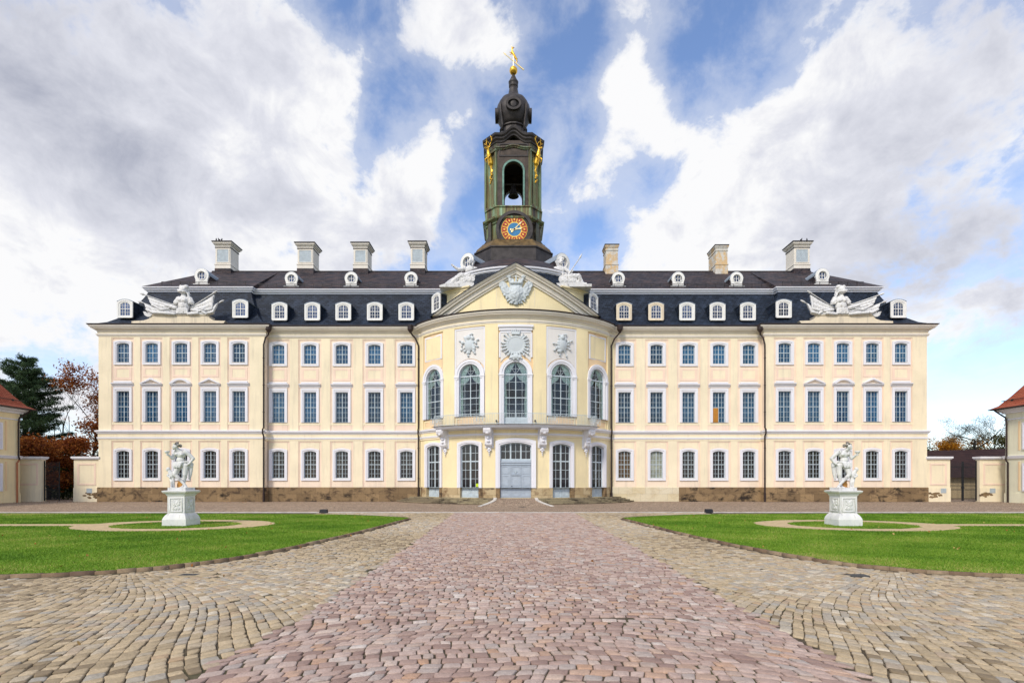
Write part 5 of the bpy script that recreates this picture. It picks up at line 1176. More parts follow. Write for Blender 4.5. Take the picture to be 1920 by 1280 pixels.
# ------------------------------------------------------------------ sculptures that stand on the roof
def cloth(mb, c, nu, nv, folds, amp, th, ph=0, sag=0, mi=0):
    """thick folded cloth between four corners (x,y,z)"""
    c = [Vector(p) for p in c]; vs = []
    for layer in (0,1):
        for j in range(nv+1):
            for i in range(nu+1):
                u, v = i/nu, j/nv; p = c[0].lerp(c[1],u).lerp(c[3].lerp(c[2],u),v); a = amp*(.25+.75*v)
                p = p+Vector((0, a*math.sin(folds*2*PI*v+ph+1.5*u)*(.4+.6*u)+(th if layer else 0), -sag*math.sin(PI*u)*(1-v*.3))); vs.append(p)
    W = nu+1; n = W*(nv+1); fs = []
    for j in range(nv):
        for i in range(nu): a = j*W+i; fs += [(a,a+1,a+W+1,a+W),(n+a,n+a+W,n+a+W+1,n+a+1)]
    rim = [i for i in range(W)]+[j*W+nu for j in range(1,nv+1)]+[nv*W+i for i in range(nu-1,-1,-1)]+[j*W for j in range(nv-1,0,-1)]
    for k in range(len(rim)): a, b = rim[k], rim[(k+1)%len(rim)]; fs.append((a,b,b+n,a+n))
    return mb.add(vs, fs, mi)
def trophy(x, sg, lab):
    e = empty('trophy', (x, YO-.05, 20.76), lab, 'sculpture', 'stone trophies on the roof')
    V = lambda u, v, y=0: (sg*(u-1010)*s_, y, (655-v)*s_)
    g = MB(); g.sphere(V(1010,205,-.05),1,18,12,sc=(.42,.46,.48)).capsule(V(960,150,-.1),V(1060,140,-.05),.20,.26).capsule(V(965,130,-.15),V(1085,175,.1),.14,.16).capsule(V(1075,190,.1),V(1095,280,.15),.14,.10).capsule(V(945,215,-.35),V(1000,235,-.45),.14,.16)
    g.capsule(V(1085,260,-.1),V(1120,330,-.2),.12,.1); g.box(V(940,0)[0] if sg > 0 else V(1080,0)[0], V(1080,0)[0] if sg > 0 else V(940,0)[0], -.5, .3, V(0,252)[2], V(0,236)[2])
    g.capsule(V(1010,280,.05),V(1010,350,0),.28,.42).sphere(V(1018,400,-.05),1,18,12,sc=(.66,.48,.62)).sphere(V(1018,490,-.1),1,18,12,sc=(.60,.50,.60)).sphere(V(985,400,-.4),.24,10,8).sphere(V(1055,400,-.4),.24,10,8)
    for s in (-1,1):
        g.capsule(V(1018+s*95,350,0),V(1018+s*140,420,-.1),.30,.27)
        for q in range(5): g.capsule(V(1018+s*(110+q*14),420,-.28+.06*q),V(1018+s*(112+q*15),452,-.3+.06*q),.08,.07,7)
    for q in range(7): g.capsule(V(935+q*27,555,-.35-.1*math.sin(q*.5)),V(930+q*29,630,-.42),.15,.13,8)
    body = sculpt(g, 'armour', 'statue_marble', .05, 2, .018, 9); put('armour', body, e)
    def flag(c, folds, ph, lumps):
        m = MB(); cloth(m, c, 12, 26, folds, .13, .26, ph, .14)
        for p, q, r0, r1 in lumps: m.capsule(V(*p), V(*q), r0, r1, 10)
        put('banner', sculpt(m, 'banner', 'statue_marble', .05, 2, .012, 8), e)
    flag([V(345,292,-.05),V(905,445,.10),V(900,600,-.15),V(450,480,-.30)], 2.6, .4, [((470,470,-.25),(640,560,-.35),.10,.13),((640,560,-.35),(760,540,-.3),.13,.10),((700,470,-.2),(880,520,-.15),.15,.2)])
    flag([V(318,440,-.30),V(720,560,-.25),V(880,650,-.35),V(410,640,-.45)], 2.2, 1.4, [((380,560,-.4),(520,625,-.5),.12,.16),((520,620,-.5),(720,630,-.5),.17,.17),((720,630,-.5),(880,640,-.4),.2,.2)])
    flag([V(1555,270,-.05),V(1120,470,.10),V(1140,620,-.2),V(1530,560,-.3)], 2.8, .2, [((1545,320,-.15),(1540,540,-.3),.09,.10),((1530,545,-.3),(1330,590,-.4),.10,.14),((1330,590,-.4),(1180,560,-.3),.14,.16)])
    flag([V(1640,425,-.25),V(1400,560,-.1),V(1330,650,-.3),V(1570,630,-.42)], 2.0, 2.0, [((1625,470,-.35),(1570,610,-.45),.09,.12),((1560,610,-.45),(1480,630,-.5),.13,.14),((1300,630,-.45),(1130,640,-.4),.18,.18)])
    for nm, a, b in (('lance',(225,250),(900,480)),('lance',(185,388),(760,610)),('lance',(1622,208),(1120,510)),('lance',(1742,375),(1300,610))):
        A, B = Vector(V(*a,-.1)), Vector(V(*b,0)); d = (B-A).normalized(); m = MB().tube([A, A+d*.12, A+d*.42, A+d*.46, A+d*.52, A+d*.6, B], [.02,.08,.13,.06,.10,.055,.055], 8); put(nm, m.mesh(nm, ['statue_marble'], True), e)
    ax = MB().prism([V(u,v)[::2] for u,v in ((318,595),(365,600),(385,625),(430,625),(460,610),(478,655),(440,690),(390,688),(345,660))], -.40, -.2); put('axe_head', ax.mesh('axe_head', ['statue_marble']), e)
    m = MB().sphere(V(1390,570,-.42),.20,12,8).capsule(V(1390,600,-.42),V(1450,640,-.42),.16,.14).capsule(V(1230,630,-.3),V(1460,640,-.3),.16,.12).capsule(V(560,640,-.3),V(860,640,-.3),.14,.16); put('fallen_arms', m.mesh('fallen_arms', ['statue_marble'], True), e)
trophy(TRX[0], 1, 'pale stone trophy of plumed helmet, cuirass and banners on the left roof slope'); trophy(TRX[1], -1, 'pale stone trophy of plumed helmet, cuirass and banners on the right roof slope')
def head(g, c, r, face=(0,-1,0), hair=True):
    c = Vector(c); f = Vector(face).normalized(); up_ = Vector((0,0,1)); sd_ = f.cross(up_).normalized(); 
    g.sphere(c, r, 14, 10, sc=(.86,.95,1.1)); g.sphere(c+f*r*.35-up_*r*.45, r*.62, 12, 8); g.capsule(c+f*r*.85+up_*r*.15, c+f*r*1.08-up_*r*.15, r*.12, r*.17, 7); g.capsule(c+f*r*.78-up_*r*.5-sd_*r*.18, c+f*r*.78-up_*r*.5+sd_*r*.18, r*.12, r*.12, 6); g.sphere(c+f*r*.72-up_*r*.85, r*.25, 8, 6)
    for s in (-1,1): g.sphere(c+sd_*s*r*.88-up_*r*.1, r*.22, 8, 6); g.capsule(c+f*r*.86+up_*r*.28+sd_*s*r*.1, c+f*r*.74+up_*r*.28+sd_*s*r*.5, r*.1, r*.08, 6)
    if hair:
        for i in range(16): a = i*2.4; q = .25+.7*(i/15); p = c-f*r*.25+up_*r*(.95-q*.9)+(sd_*math.cos(a)-f*math.sin(a)*.6)*r*q*.95; g.sphere(p, r*.34, 8, 6)
def handm(g, w, d, n, L=.24, curl=.4):
    """palm with four fingers and a thumb, from the wrist along d with palm normal n"""
    w, d, n = Vector(w), Vector(d).normalized(), Vector(n).normalized(); sd_ = d.cross(n).normalized(); p = w+d*L*.45
    g.capsule(w, p, L*.20, L*.24, 8)
    for i, l in enumerate((.42,.5,.46,.34)):
        b = p+sd_*L*(.27-.18*i); k = b+d*L*l*.6+n*L*curl*.15; g.capsule(b, k, L*.10, L*.09, 6).capsule(k, k+(d*(1-curl)+n*curl).normalized()*L*l*.5, L*.09, L*.07, 6)
    t0 = w+d*L*.15+sd_*L*.22; g.capsule(t0, t0+(d*.6+sd_*.7+n*.4).normalized()*L*.4, L*.12, L*.09, 6)
def reclining(left, lab):
    k = .0089
    if left:
        e = empty('reclining_statue', (PX(866,56.2), 56.2, 23.4), lab, 'statue', 'reclining figures on the gable')
        V = lambda u, v, y=0: ((u-300)*k, y-v*0, (380-v)*k)
        g = MB(); head(g, V(398,95,-.15), .26, (-.4,-1,-.05)); g.capsule(V(398,80,0),V(400,45,.05),.16,.10)
        g.capsule(V(398,125,-.05),V(395,150,0),.16,.18).sphere(V(392,185,0),1,16,10,sc=(.50,.36,.44)).sphere(V(400,240,0),1,16,10,sc=(.46,.36,.40)).capsule(V(345,165,0),V(265,185,-.25),.20,.15).capsule(V(265,185,-.25),V(212,158,-.42),.15,.10); handm(g, V(212,158,-.42), (-.7,-.2,.5), (.2,-1,0), .30)
        g.capsule(V(440,165,0),V(505,185,-.05),.20,.16).capsule(V(505,185,-.05),V(470,210,-.35),.15,.10); handm(g, V(470,210,-.35), (-1,-.3,-.2), (0,-1,0), .28)
        g.capsule(V(400,270,0),V(290,260,-.35),.42,.33).capsule(V(290,260,-.35),V(190,330,-.35),.32,.20).capsule(V(190,330,-.35),V(110,372,-.45),.20,.13).capsule(V(400,290,.1),V(310,320,-.15),.38,.30).capsule(V(310,320,-.15),V(180,365,-.2),.28,.15).capsule(V(110,372,-.45),V(75,378,-.6),.13,.10)
        g.sphere(V(450,265,-.1),1,16,10,sc=(.56,.44,.70)).capsule(V(300,300,-.2),V(440,310,-.2),.42,.46).capsule(V(220,345,-.25),V(330,320,-.3),.22,.34).capsule(V(480,230,.1),V(480,330,.1),.28,.3)
        for q in range(6): g.capsule(V(430-q*38,225+q*8,-.35),V(400-q*45,330+q*7,-.48),.10,.08,7)
        base_ = [(-240,390),(-240,372),(-160,350),(140,345),(150,390)]
    else:
        e = empty('reclining_statue', (PX(1068,56.2), 56.2, 23.35), lab, 'statue', 'reclining figures on the gable')
        V = lambda u, v, y=0: ((u-1640)*k, y, (388-v)*k)
        g = MB(); head(g, V(1540,105,-.15), .26, (.1,-1,-.02)); g.capsule(V(1525,72,-.1),V(1560,70,-.1),.18,.18).capsule(V(1540,70,0),V(1545,48,0),.12,.08)
        g.capsule(V(1540,130,-.05),V(1535,155,0),.16,.18).sphere(V(1532,190,0),1,16,10,sc=(.52,.36,.46)).sphere(V(1540,250,0),1,16,10,sc=(.46,.36,.40)).capsule(V(1480,170,0),V(1462,240,-.1),.22,.18).capsule(V(1462,240,-.1),V(1500,290,-.3),.17,.11); handm(g, V(1500,290,-.3), (.9,-.2,-.3), (0,-1,0), .28)
        g.capsule(V(1590,170,0),V(1640,220,-.2),.20,.15).capsule(V(1640,220,-.2),V(1660,215,-.4),.14,.10); handm(g, V(1655,216,-.4), (.8,-.2,.4), (0,-1,0), .26, .9)
        g.capsule(V(1545,285,0),V(1660,270,-.3),.44,.32).capsule(V(1660,270,-.3),V(1735,265,-.35),.30,.26).capsule(V(1735,265,-.35),V(1780,345,-.4),.25,.15).capsule(V(1780,345,-.4),V(1815,352,-.55),.13,.10).capsule(V(1545,300,.1),V(1690,320,-.1),.36,.28).capsule(V(1690,320,-.1),V(1790,360,-.2),.26,.14)
        g.sphere(V(1475,250,.05),1,16,10,sc=(.44,.40,.86)).capsule(V(1540,310,-.15),V(1680,315,-.2),.44,.42).capsule(V(1680,320,-.2),V(1770,340,-.3),.38,.24)
        for q in range(6): g.capsule(V(1560+q*34,230+q*4,-.38),V(1575+q*36,335,-.45),.10,.08,7)
        for q in range(3): g.capsule(V(1462+q*16,180,-.2),V(1452+q*20,320,-.3),.10,.10,7)
        base_ = [(-200,390),(-190,352),(60,352),(150,362),(235,360),(235,390)]
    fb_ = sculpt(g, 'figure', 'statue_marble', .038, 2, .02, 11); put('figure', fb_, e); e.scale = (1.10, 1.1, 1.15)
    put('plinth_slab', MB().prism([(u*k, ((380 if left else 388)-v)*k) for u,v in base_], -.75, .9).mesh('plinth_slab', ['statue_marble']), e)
    if not left: put('spear', MB().tube([V(1622,262,-.45),V(1650,210,-.5),V(1745,78,-.45),V(1750,70,-.45),V(1775,22,-.4)], [.04,.05,.045,.10,.015], 8).mesh('spear', ['statue_marble'], True), e)
reclining(True, 'white reclining figure pointing outwards, on the podium left of the gable'); reclining(False, 'white reclining figure holding a spear, on the podium right of the gable')
# ------------------------------------------------------------------ garden statues on pedestals
def pedestal(x, y, lab):
    e = empty('pedestal', (x,y,.08), lab, 'pedestal', 'white stone pedestals on the lawns')
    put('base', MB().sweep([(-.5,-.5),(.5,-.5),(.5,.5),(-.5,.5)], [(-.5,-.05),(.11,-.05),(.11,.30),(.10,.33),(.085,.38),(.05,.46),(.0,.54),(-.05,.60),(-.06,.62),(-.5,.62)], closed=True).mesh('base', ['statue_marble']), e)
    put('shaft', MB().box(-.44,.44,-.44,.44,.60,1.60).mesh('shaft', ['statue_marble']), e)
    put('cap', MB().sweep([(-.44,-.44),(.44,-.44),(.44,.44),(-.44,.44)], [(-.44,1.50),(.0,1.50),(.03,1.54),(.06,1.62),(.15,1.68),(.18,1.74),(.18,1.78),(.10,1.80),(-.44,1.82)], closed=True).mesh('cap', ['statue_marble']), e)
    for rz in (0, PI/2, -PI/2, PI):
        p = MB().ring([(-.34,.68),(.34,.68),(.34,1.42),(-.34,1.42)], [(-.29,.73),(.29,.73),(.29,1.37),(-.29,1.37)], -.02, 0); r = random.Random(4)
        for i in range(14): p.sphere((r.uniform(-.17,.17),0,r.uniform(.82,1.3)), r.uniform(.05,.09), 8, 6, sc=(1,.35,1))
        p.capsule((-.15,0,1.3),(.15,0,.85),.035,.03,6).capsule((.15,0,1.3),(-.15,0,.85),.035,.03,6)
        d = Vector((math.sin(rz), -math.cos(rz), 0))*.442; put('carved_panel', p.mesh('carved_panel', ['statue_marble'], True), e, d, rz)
def garden_statue(x, y, sg, lab):
    e = empty('garden_statue', (x,y,1.90), lab, 'statue', 'white garden statues'); k = .00414
    V = lambda w, v, yy=0: (sg*(w-605)*k, yy, (735-v)*k); vec = lambda a, b, c: (sg*a, b, c)
    put('plinth', MB().box(-.46,.46,-.40,.40,-.02,.13).mesh('plinth', ['statue_marble']), e)
    Z = .10; V0 = V; V = lambda w, v, yy=0: (V0(w,v,yy)[0], yy, V0(w,v)[2]+.02)
    g = MB()
    head(g, V(553,192,-.14), .148, vec(-.75,-.7,-.25), False)
    g.capsule(V(562,225,-.08),V(592,262,0),0.097,0.114).sphere(V(600,295,0),1,18,12,sc=(.255,.17,.20)).sphere(V(592,365,0),1,16,10,sc=(.20,.15,.19)).sphere(V(612,420,.02),1,16,10,sc=(.235,.17,.17)).sphere(V(565,290,-.11),.095).sphere(V(628,295,-.11),.095)
    g.capsule(V(550,255,0),V(530,262,-.02),0.114,0.114).capsule(V(656,262,0),V(672,272,0),0.125,0.114)
    g.capsule(V(672,268,0),V(742,345,.08),0.112,0.085).capsule(V(742,345,.08),V(712,405,-.02),0.084,0.057); handm(g, V(712,400,-.02), vec(-.5,-.1,-.8), vec(-1,0,0), .19)
    g.capsule(V(532,262,-.02),V(512,345,-.10),0.105,0.080).capsule(V(512,345,-.10),V(488,305,-.28),0.080,0.051); handm(g, V(490,308,-.28), vec(-.5,-.2,.7), vec(-.6,-.6,0), .18, .8)
    # standing leg and the leg crossed in front of it
    g.capsule(V(652,430,.04),V(652,545,0),0.160,0.114).sphere(V(652,548,-.02),.098).capsule(V(652,550,0),V(618,690,.08),0.105,0.057).capsule(V(616,700,.06),V(586,722,-.10),0.063,0.046)
    g.capsule(V(575,430,0),V(548,540,-.15),0.165,0.114).sphere(V(547,542,-.16),.10).capsule(V(548,545,-.15),V(668,680,-.10),0.105,0.057).sphere(V(600,610,-.15),.08).capsule(V(668,682,-.10),V(678,705,-.08),0.057,0.063).capsule(V(680,712,-.06),V(628,722,-.22),0.068,0.046)
    for i in range(5): g.capsule(V(630-i*9,719,-.21-.012*i),V(618-i*8,724,-.25-.01*i),.018,.015,6)
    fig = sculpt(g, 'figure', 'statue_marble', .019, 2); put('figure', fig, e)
    h = MB(); r = random.Random(2); 
    for i in range(30): a = r.uniform(0,2*PI); q = r.uniform(.2,1); h.sphere(V(562+44*q*math.cos(a)+8, 170+ -30*q*abs(math.sin(a))+18*(1-q)+ (26*q if math.cos(a) > .4 else 0), -.10+.13*math.sin(a)), r.uniform(.045,.07), 8, 6)
    put('hair', sculpt(h, 'hair', 'hair_stain', .02, 1), e)
    c = MB()
    for i in range(9): c.capsule(V(535+i*12,400+8*math.sin(i*2),-.17),V(540+i*9,445+14*math.sin(i*1.7),-.22),.05,.05,7)
    c.capsule(V(600,395,-.14),V(680,385,-.02),.05,.05).capsule(V(680,385,.0),V(715,440,.12),.06,.08)
    for i in range(4): c.capsule(V(690+i*10,410,.14),V(684+i*6,600-20*i,.16),.07,.06,7)
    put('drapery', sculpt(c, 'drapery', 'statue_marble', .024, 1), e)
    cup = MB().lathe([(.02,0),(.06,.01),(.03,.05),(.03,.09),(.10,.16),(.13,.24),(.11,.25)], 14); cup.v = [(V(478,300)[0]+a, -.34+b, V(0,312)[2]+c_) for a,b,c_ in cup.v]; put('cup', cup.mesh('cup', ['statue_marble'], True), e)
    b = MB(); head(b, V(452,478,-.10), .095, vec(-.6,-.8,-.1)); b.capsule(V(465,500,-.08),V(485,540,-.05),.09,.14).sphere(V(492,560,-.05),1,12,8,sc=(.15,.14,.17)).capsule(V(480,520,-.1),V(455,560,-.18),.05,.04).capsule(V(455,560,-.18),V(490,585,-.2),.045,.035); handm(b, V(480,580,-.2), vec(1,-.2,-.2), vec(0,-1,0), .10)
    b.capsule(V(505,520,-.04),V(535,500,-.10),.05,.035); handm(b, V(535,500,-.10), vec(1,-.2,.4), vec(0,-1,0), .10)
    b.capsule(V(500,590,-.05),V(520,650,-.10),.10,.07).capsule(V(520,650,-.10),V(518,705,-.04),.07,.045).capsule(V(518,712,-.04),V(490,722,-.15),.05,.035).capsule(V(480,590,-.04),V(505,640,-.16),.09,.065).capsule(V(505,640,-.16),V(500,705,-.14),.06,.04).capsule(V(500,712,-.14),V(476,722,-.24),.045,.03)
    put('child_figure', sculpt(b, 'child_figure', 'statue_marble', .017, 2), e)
    s = MB(); 
    for i in range(7): s.sphere(V(555+i%3*18,720-i*16,.12), .12-.006*i, 8, 6, sc=(1,.9,1.2))
    put('tree_stump', sculpt(s, 'tree_stump', 'rust_stone', .03, 2, .01, 20), e)
pedestal(-17.3, 26.8, 'white carved stone pedestal ringed by sand on the left lawn'); pedestal(17.33, 26.8, 'white carved stone pedestal ringed by sand on the right lawn')
garden_statue(-17.3, 26.8, 1, 'white statue of a nude man looking left with a child, on left lawn pedestal'); garden_statue(17.33, 26.8, -1, 'white statue of a nude man looking right with a child, on right lawn pedestal')
# ------------------------------------------------------------------ pigeons on the chimneys
def pigeon(x, y, z, rz, lab, grp):
    g = MB(); g.sphere((0,0,.13),1,10,8,sc=(.09,.17,.10),rot=Matrix.Rotation(R_(28),3,'X').to_3x3()).sphere((0,-.13,.26),.055,8,6).capsule((0,-.1,.17),(0,-.13,.26),.065,.05,7).capsule((0,.12,.09),(0,.27,.04),.05,.03,6).capsule((0,-.17,.26),(0,-.22,.25),.02,.006,5)
    for s in (-1,1): g.capsule((s*.03,-.02,.05),(s*.035,-.03,-.01),.012,.012,5)
    o = sculpt(g, 'pigeon', 'bird_grey', .016, 1); tag(put('pigeon', o, None, (x,y,z), rz), lab, 'bird', grp)
zc = PZ(453,66.2)
for px, rz, w in ((405.5,.5,'leftmost of three on the left end chimney'),(411,-.4,'middle of three on the left end chimney'),(415.5,.9,'rightmost of three on the left end chimney'),(1502,.3,'leftmost of two on the right end chimney'),(1513,-.6,'rightmost of two on the right end chimney')):
    pigeon(PX(px,66.0), 66.0, zc, rz, 'dark perched bird, '+w, 'birds on the end chimneys')
# ------------------------------------------------------------------ boundary walls, gates, side houses
def gwall(x0, x1, y, sgn, lab, end):
    """sgn: side of the gate (+1: gate at x1)"""
    e = empty('boundary_wall', ((x0+x1)/2, y, 0), lab, 'wall', 'rendered boundary walls'); c = (x0+x1)/2; a, b = x0-c, x1-c
    put('body', MB().box(a,b,-.25,.25,-.1,4.75).mesh('body', ['cream_plaster']), e)
    put('footing', MB().box(a-.02 if end != 'a' else a,b+.02 if end != 'b' else b,-.31,.31,-.1,1.55).mesh('footing', ['cream_plaster']), e)
    put('coping', MB().box(a-.08,b+.08,-.42,.42,4.75,4.86).box(a-.14,b+.14,-.52,.52,4.86,5.05).mesh('coping', ['white_trim']), e)
    p = MB().ring([(a+.4,1.85),(b-.4,1.85),(b-.4,4.3),(a+.4,4.3)], [(a+.6,2.05),(b-.6,2.05),(b-.6,4.1),(a+.6,4.1)], -.29, -.25); put('panel_frame', p.mesh('panel_frame', ['rose_plaster']), e)
    return e
YW = 57.6
XH_L, XH_R = PX(37,56), PX(1885,56)
w1 = gwall(PX(26,YW), PX(82,YW), YW, 1, 'cream boundary wall with white coping between the left house and the iron gate', 'a'); w2 = gwall(PX(142,YW), XL0, YW, -1, 'cream boundary wall with grey plate joining the palace left end', 'b')
w3 = gwall(XR0, PX(1778,YW), YW, 1, 'cream boundary wall joining the palace right end', 'a'); w4 = gwall(PX(1833,YW), PX(1896,YW), YW, -1, 'cream boundary wall with peeling render between the right gate and house', 'b')
for w, x in ((w2,.35),(w3,.55),(w4,-.5)): put('plate', MB().box(x-.3,x+.3,-.34,-.30,.98,1.5).mesh('plate', ['lead_panel']), w)
for w, a, b in ((w2,-.2,1.2),(w3,-1.2,.2),(w4,-1.75,-.5)):
    rr = random.Random(int(a*10)); m = MB()
    for i in range(12):
        cx = rr.uniform(a,b); cz = rr.uniform(.45,1.0); r = rr.uniform(.12,.3); m.prism([(cx+r*rr.uniform(.6,1.2)*math.cos(2*PI*j/9)*1.3, cz+r*.6*rr.uniform(.6,1.2)*math.sin(2*PI*j/9)) for j in range(9)], -.318-.0007*i, -.30)
    put('bare_patch', m.mesh('bare_patch', ['brown_stone']), w)
def leaf_gate(x, y, rz, w, h, lab, flip=1, high=4.6):
    e = empty('iron_gate', (x,y,0), lab, 'gate', None, rz); m = MB(); m.box(0,.09,-.045,.045,.1,high).box(w-.07,w,-.035,.035,.1,high-.1); n = int(w/.13)
    for i in range(1, n): m.tube([(w*i/n,0,.2),(w*i/n,0,high-.35),(w*i/n,0,high-.1)], [.017,.017,.004], 5)
    put('bars', m.mesh('bars', ['iron']), e); r = MB()
    for z in (.35,1.35,1.8,high-.7): r.box(.05,w-.03,-.03,.03,z-.035,z+.035)
    put('rails', r.mesh('rails', ['iron']), e); put('kick_panel', MB().box(.09,w-.07,-.012,.012,.36,1.33).mesh('kick_panel', ['iron']), e) if h else None
    put('latch', MB().box(w-.14,w+.02,-.06,.06,1.5,1.66).mesh('latch', ['iron']), e); return e
leaf_gate(PX(84.5,YW), YW-.1, R_(-8), 2.0, False, 'open black iron gate leaf beside the left boundary wall')
xg0, xg1 = PX(1779,YW), PX(1831,YW)
leaf_gate(xg0, YW, 0, (xg1-xg0)/2-.03, False, 'dark iron gate leaf hung on the palace side wall, right gateway'); leaf_gate(xg1, YW, PI, (xg1-xg0)/2-.03, False, 'dark iron gate leaf hung on the house side wall, right gateway')
def side_house(x, sg, lab, wallm):
    """sg -1 left of court; front faces the court, seen at a grazing angle"""
    e = empty('side_house', (x,56,0), lab, 'house'); Lx = 12; Ly = 34; a, b = (-Lx, 0) if sg < 0 else (0, Lx)
    W = lambda m, n, mt: put(n, m.mesh(n, [mt] if isinstance(mt, str) else mt), e)
    W(MB().box(a,b,-Ly,0,-.1,10.0), 'wall', wallm); X0 = 0
    W(MB().sweep([(a,-Ly),(b,-Ly),(b,0),(a,0)], [(0,-.1),(.06,-.1),(.06,1.0),(0,1.0)], closed=True), 'footing', wallm)
    W(MB().sweep([(a,-Ly),(b,-Ly),(b,0),(a,0)], [(0,4.72),(.12,4.74),(.16,4.9),(.2,5.02),(0,5.06)], closed=True), 'string_course', 'white_trim')
    W(MB().sweep([(a,-Ly),(b,-Ly),(b,0),(a,0)], [(0,8.9),(.08,8.92),(.08,9.02),(0,9.06)], closed=True), 'architrave', 'white_trim')
    W(MB().sweep([(a,-Ly),(b,-Ly),(b,0),(a,0)], [(0,9.6),(.18,9.64),(.25,9.8),(.5,9.9),(.55,10.1),(0,10.14)], closed=True), 'cornice', 'white_trim')
    W(MB().sweep([(a,-Ly),(b,-Ly),(b,0),(a,0)], [(.75,10.10),(1.0,10.12),(1.0,10.22),(.75,10.24)], closed=True), 'gutter', 'brown_pipe')
    rp = [(.95,10.22),(.4,10.55),(-.3,11.5),(-1.2,12.9),(-2.6,15.3),(-5.9,20.6)]; W(MB().sweep([(a,-Ly),(b,-Ly),(b,0),(a,0)], rp, closed=True), 'roof', 'red_tile')
    g = MB().sweep([(a,-Ly),(b,-Ly),(b,0),(a,0)], [(.24,11.02),(.24,11.08),(.20,11.08),(.20,11.02)], closed=True)
    for q in range(16): yy = -1-q*2.1; g.box(-sg*0-.02+(.1 if sg < 0 else -.1), .02+(.1 if sg < 0 else -.1), yy, yy+.25, 10.6, 11.15)
    W(g, 'snow_guard', 'copper_dark')
    rz = PI/2 if sg < 0 else -PI/2
    for q in range(7):
        yy = -2.9-q*4.4
        for z, h in ((1.5,2.4),(5.9,2.3)):
            o = put('window', surround(1.3,h,.0,.3,.3,.25).mesh('window', ['white_trim']), e, (0,yy,z), rz); put('frame', sash(1.3,h,0,[(0,.08),(-.33,.035),(.33,.035)],[(h*.6,.08),(h*.3,.035)],0,-.02,.03).mesh('frame',['white_paint']), o); put('pane', MB().box(-.63,.63,-.005,.0,.02,h-.02).mesh('pane',['pane_dark']), o)
        for z0, z1 in ((1.3,4.4),(5.6,8.7)):
            for s in (-1,1): p = put('panel_frame', MB().box(s*1.35-.09,s*1.35+.09,-.05,0,z0,z1).mesh('panel_frame',['peach_plaster']), e, (0,yy,0), rz)
    s = -sg
    P = [(s*.95,.3,10.1),(s*.75,.25,9.9),(s*.22,-.25,9.2),(s*.2,-.35,8.6),(s*.2,-.35,5.0),(s*.3,-.35,4.8),(s*.3,-.35,4.6)]
    W(MB().tube(P, .085, 8), 'downpipe', 'brown_pipe'); W(MB().tube([(s*.3,-.35,4.6),(s*.16,-.45,4.3),(s*.16,-.45,.0)], .085, 8), 'downpipe', 'copper_pipe' if sg < 0 else 'brown_pipe')
    return e
side_house(XH_L, -1, 'cream house with red tiled roof and copper downpipe at the left edge', 'yellow_plaster'); side_house(XH_R, 1, 'pale green-cream house with red tiled roof at the right edge', 'greenish_plaster')
# barn behind the right gateway
e = empty('barn', (51.5,66,0), 'low wooden barn under a plum brown tiled roof behind the right gateway', 'barn')
put('wall', MB().box(-7.0,24,0,9,-.1,2.9).mesh('wall',['boards']), e); put('roof', MB().add([(-7.4,-.7,2.75),(24.4,-.7,2.75),(24.4,4.6,6.9),(-6.2,4.6,6.2),(24.4,9.9,2.75),(-7.4,9.9,2.75)], [(0,1,2,3),(3,2,4,5),(0,3,5)]).mesh('roof',['plum_tile']), e); put('door', MB().box(-.4,2.3,-.06,0,.0,2.2).box(.93,.97,-.075,0,.0,2.2).mesh('door',['grey_boards']), e)
e = empty('shed', (48.6,72,0), 'small shed with low slate roof behind the palace right end', 'shed'); put('wall', MB().box(-4,2.8,0,6,-.1,5.0).mesh('wall',['cream_plaster']), e); put('roof', MB().add([(-4.4,-.4,5.0),(3.2,-.4,5.0),(-.2,3,7.3),(-1.0,3,7.3),(-4.4,6.4,5.0),(3.2,6.4,5.0)], [(0,1,2,3),(1,5,2),(5,4,3,2),(4,0,3)]).mesh('roof',['slate_upper']), e)
# ------------------------------------------------------------------ trees
def branching(seed, H, spread, trunk_r, depth, lean=0, first=.25, upb=.25, nb=(3,5), crook=.12):
    r = random.Random(seed); mb = MB(); tips = []; segs = []
    def grow(p, d, L, rad, lv):
        n = 4; pts = [p]; q = p; dd = d.copy()
        for i in range(n):
            dd = (dd+Vector((r.uniform(-1,1),r.uniform(-1,1),r.uniform(-.6,.8)))*crook*(1.6 if lv else .5)).normalized(); q = q+dd*L/n; pts.append(q)
        mb.tube(pts, [rad*(1-.55*i/n) for i in range(n+1)], 6 if lv < 2 else 4); segs.append((pts, lv))
        if lv >= depth: tips.append(pts[-1]); return
        k = r.randint(*nb)+(2 if lv == 0 else 0)
        for i in range(k):
            f = first+(1-first)*(i+r.random())/k if lv == 0 else r.uniform(.35,1); j = min(n-1, int(f*n)); b = pts[j].lerp(pts[j+1], f*n-j); az_ = r.uniform(0,2*PI); out = Vector((math.cos(az_),math.sin(az_),0))*spread
            nd = (dd*.55+out*(1.0 if lv == 0 else .8)+Vector((0,0,upb))).normalized(); grow(b, nd, L*r.uniform(.42,.62), rad*(1-.5*f)*.55, lv+1)
    grow(Vector((0,0,0)), Vector((lean,0,1)).normalized(), H*.62, trunk_r, 0); return mb, tips, segs
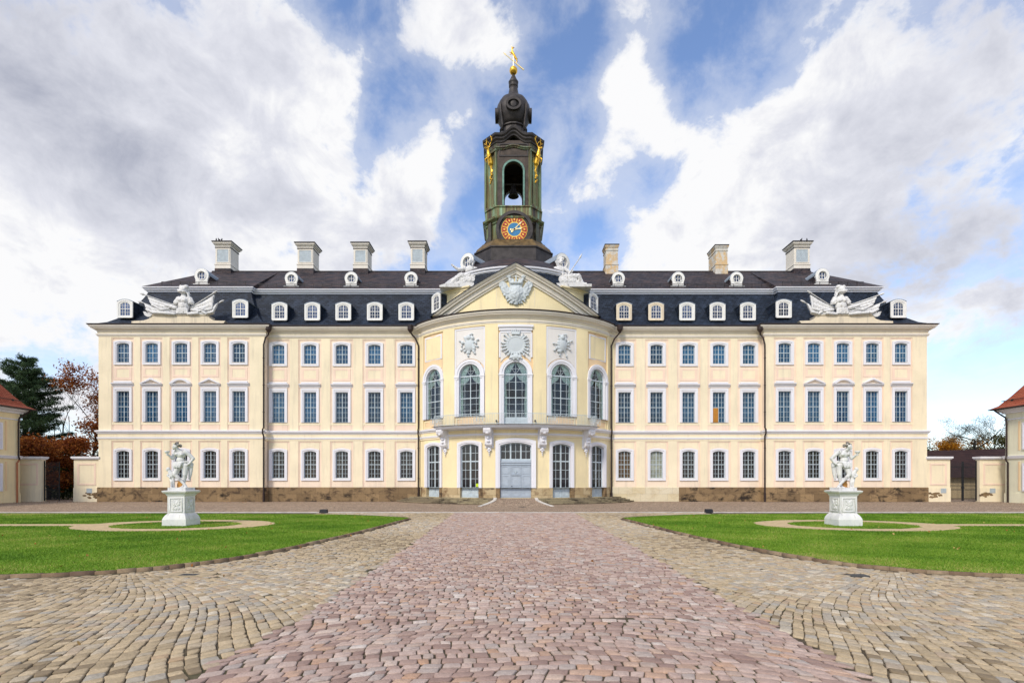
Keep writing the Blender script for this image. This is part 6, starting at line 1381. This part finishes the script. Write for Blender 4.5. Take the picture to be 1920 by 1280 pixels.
def tree(name, x, y, z, lab, cat, grp, seed, H, spread, tr, depth, leafm=None, nleaf=0, lsize=.1, clump=.6, barkm='bark', lean=0, zmin=0, sq=1, **k):
    e = empty(name, (x,y,z), lab, cat, grp); mb, tips, segs = branching(seed, H, spread, tr, depth, lean, **k); put('trunk', mb.mesh('trunk', [barkm], norm=False), e)
    if leafm:
        g = np.random.default_rng(seed); T_ = np.array([t for t in tips if t.z > zmin]); base_ = T_[g.integers(0,len(T_),nleaf)]; dens_ = g.uniform(.3,1,len(T_)); keep = g.uniform(0,1,nleaf) < dens_[g.integers(0,len(T_),nleaf)]
        C = base_+g.normal(0,clump,(nleaf,3))*np.array([1,1,.6*sq]); put('crown', leaves_mesh('crown', C[keep], lsize, leafm, g), e)
    return e
def pine(x, y, seed, H, lab):
    e = empty('pine_tree', (x,y,-.1), lab, 'tree', 'trees beyond the walls'); r = random.Random(seed); g = np.random.default_rng(seed); mb = MB().tube([(0,0,0),(.1,.1,H*.5),(.0,0,H)], [.45,.28,.05], 8); C = []
    z = 2.5
    while z < H-.3:
        f = z/H; L = (1-f)**.62*H*.40+.5
        if f < .25: L *= .65+f*1.4
        for i in range(r.randint(5,7)):
            a = r.uniform(0,2*PI); l = L*r.uniform(.6,1.12); d = Vector((math.cos(a),math.sin(a),0)); pts = [Vector((0,0,z))+d*l*t+Vector((0,0,l*(.10*t+.16*t*t*(1 if f > .4 else .4)))) for t in (0,.35,.7,1)]; mb.tube(pts, [.10*(1-f)+.03,.07*(1-f)+.02,.03,.015], 5)
            sd_ = Vector((-d.y,d.x,0))
            for t in np.linspace(.3,1,max(4,int(l*2.2))):
                b = pts[0].lerp(pts[-1],t)+Vector((0,0,r.uniform(0,.15)))
                for s in (-1,0,1):
                    p = b+sd_*s*l*.28*(1.1-t)*r.uniform(.5,1.3)+d*r.uniform(-.2,.2); m = r.randint(16,30); C.append(np.array(p)+g.normal(0,1,(m,3))*np.array([.19,.19,.14]))
        z += r.uniform(.42,.66)
    put('trunk', mb.mesh('trunk',['bark'],norm=False), e); put('crown', leaves_mesh('crown', np.concatenate(C), .19, 'needle', g, 0, .17), e); return e
pine(PX(38,69), 69.5, 11, PZ(668,69.5), 'tall dark green pine behind the left house')
tree('beech_tree', PX(92,64), 64, -.1, 'rust-leaved beech crown filling the gap above the left gate', 'tree', 'trees beyond the walls', 21, 9.0, 1.6, .26, 4, 'rust_leaf', 60000, .14, .6, upb=.02)
tree('beech_tree', PX(168,73), 73, -.1, 'rust-leaved tree with bare upper twigs against the palace left end', 'tree', 'trees beyond the walls', 34, 17.5, .55, .22, 4, 'rust_leaf', 13000, .14, .6, lean=.02, upb=.5, sq=.8)
tree('bare_tree', PX(118,84), 84, -.1, 'thin leafless tree behind the pine, left of the palace', 'tree', 'trees beyond the walls', 41, 19, .55, .2, 4, None, upb=.5)
tree('beech_tree', PX(20,74), 74, -.1, 'rust-leaved shrubby tree low behind the pine', 'tree', 'trees beyond the walls', 52, 7.5, 1.4, .22, 3, 'rust_leaf', 20000, .15, .9, upb=.0)
tree('oak_tree', PX(1822,76), 76, -.1, 'dark crooked half-bare tree above the barn roof', 'tree', 'trees beyond the walls', 63, 13.6, 1.3, .32, 5, 'dull_leaf', 16000, .055, .42, barkm='grey_bark', crook=.2, first=.42, upb=.14)
tree('maple_tree', PX(1765,80), 80, -.1, 'small golden-leaved tree by the palace right end', 'tree', 'trees beyond the walls', 71, 9.0, 1.0, .2, 3, 'gold_leaf', 16000, .14, .6, upb=.1)
tree('maple_tree', PX(1800,86), 86, -.1, 'thin orange-leaved tree behind the barn', 'tree', 'trees beyond the walls', 75, 11.5, 1.1, .2, 4, 'gold_leaf', 9000, .12, .5, upb=.15)
tree('olive_bush', PX(1862,82), 82, -.1, 'olive green bushy tree between the barn and the right house', 'tree', 'trees beyond the walls', 83, 11.0, 1.2, .25, 4, 'olive_leaf', 16000, .13, .6, upb=.05)
tree('bare_tree', PX(1868,90), 90, -.1, 'leafless twiggy tree beside the right house', 'tree', 'trees beyond the walls', 92, 16, .6, .18, 4, None, upb=.45)
tree('bare_tree', PX(1748,88), 88, -.1, 'pale leafless sapling at the palace right corner', 'tree', 'trees beyond the walls', 97, 11, .4, .10, 3, None, upb=.5)
def hedge(x0, x1, y, h, d, seed, lab):
    g = np.random.default_rng(seed); n = int((x1-x0)*h*d*120); C = np.stack([g.uniform(x0,x1,n), y+g.normal(0,d/2.4,n), h*g.uniform(0,1,n)**.7], 1); C[:,2] *= 1+.12*np.sin(C[:,0]*1.3)
    e = empty('hedge', ((x0+x1)/2,y,0), lab, 'hedge'); C[:,0] -= (x0+x1)/2; C[:,1] -= y; put('foliage', leaves_mesh('foliage', C, .14, 'hedge_leaf', g), e)
    m = MB(); q = x0+.3
    while q < x1: m.tube([(q-(x0+x1)/2,0,-.1),(q-(x0+x1)/2+.1,.1,h*.8)], [.05,.02], 5); q += .6
    put('stems', m.mesh('stems',['bark'],norm=False), e)
hedge(-59,-46, 65, 3.6, 1.6, 5, 'dark clipped hedge seen through the left gateway'); hedge(-66,-44, 72, 6.0, 2.2, 6, 'tall dark hedge under the rust trees on the left')
hedge(44,90, 92, 7.5, 2.4, 7, 'far dark hedge under the trees on the right')
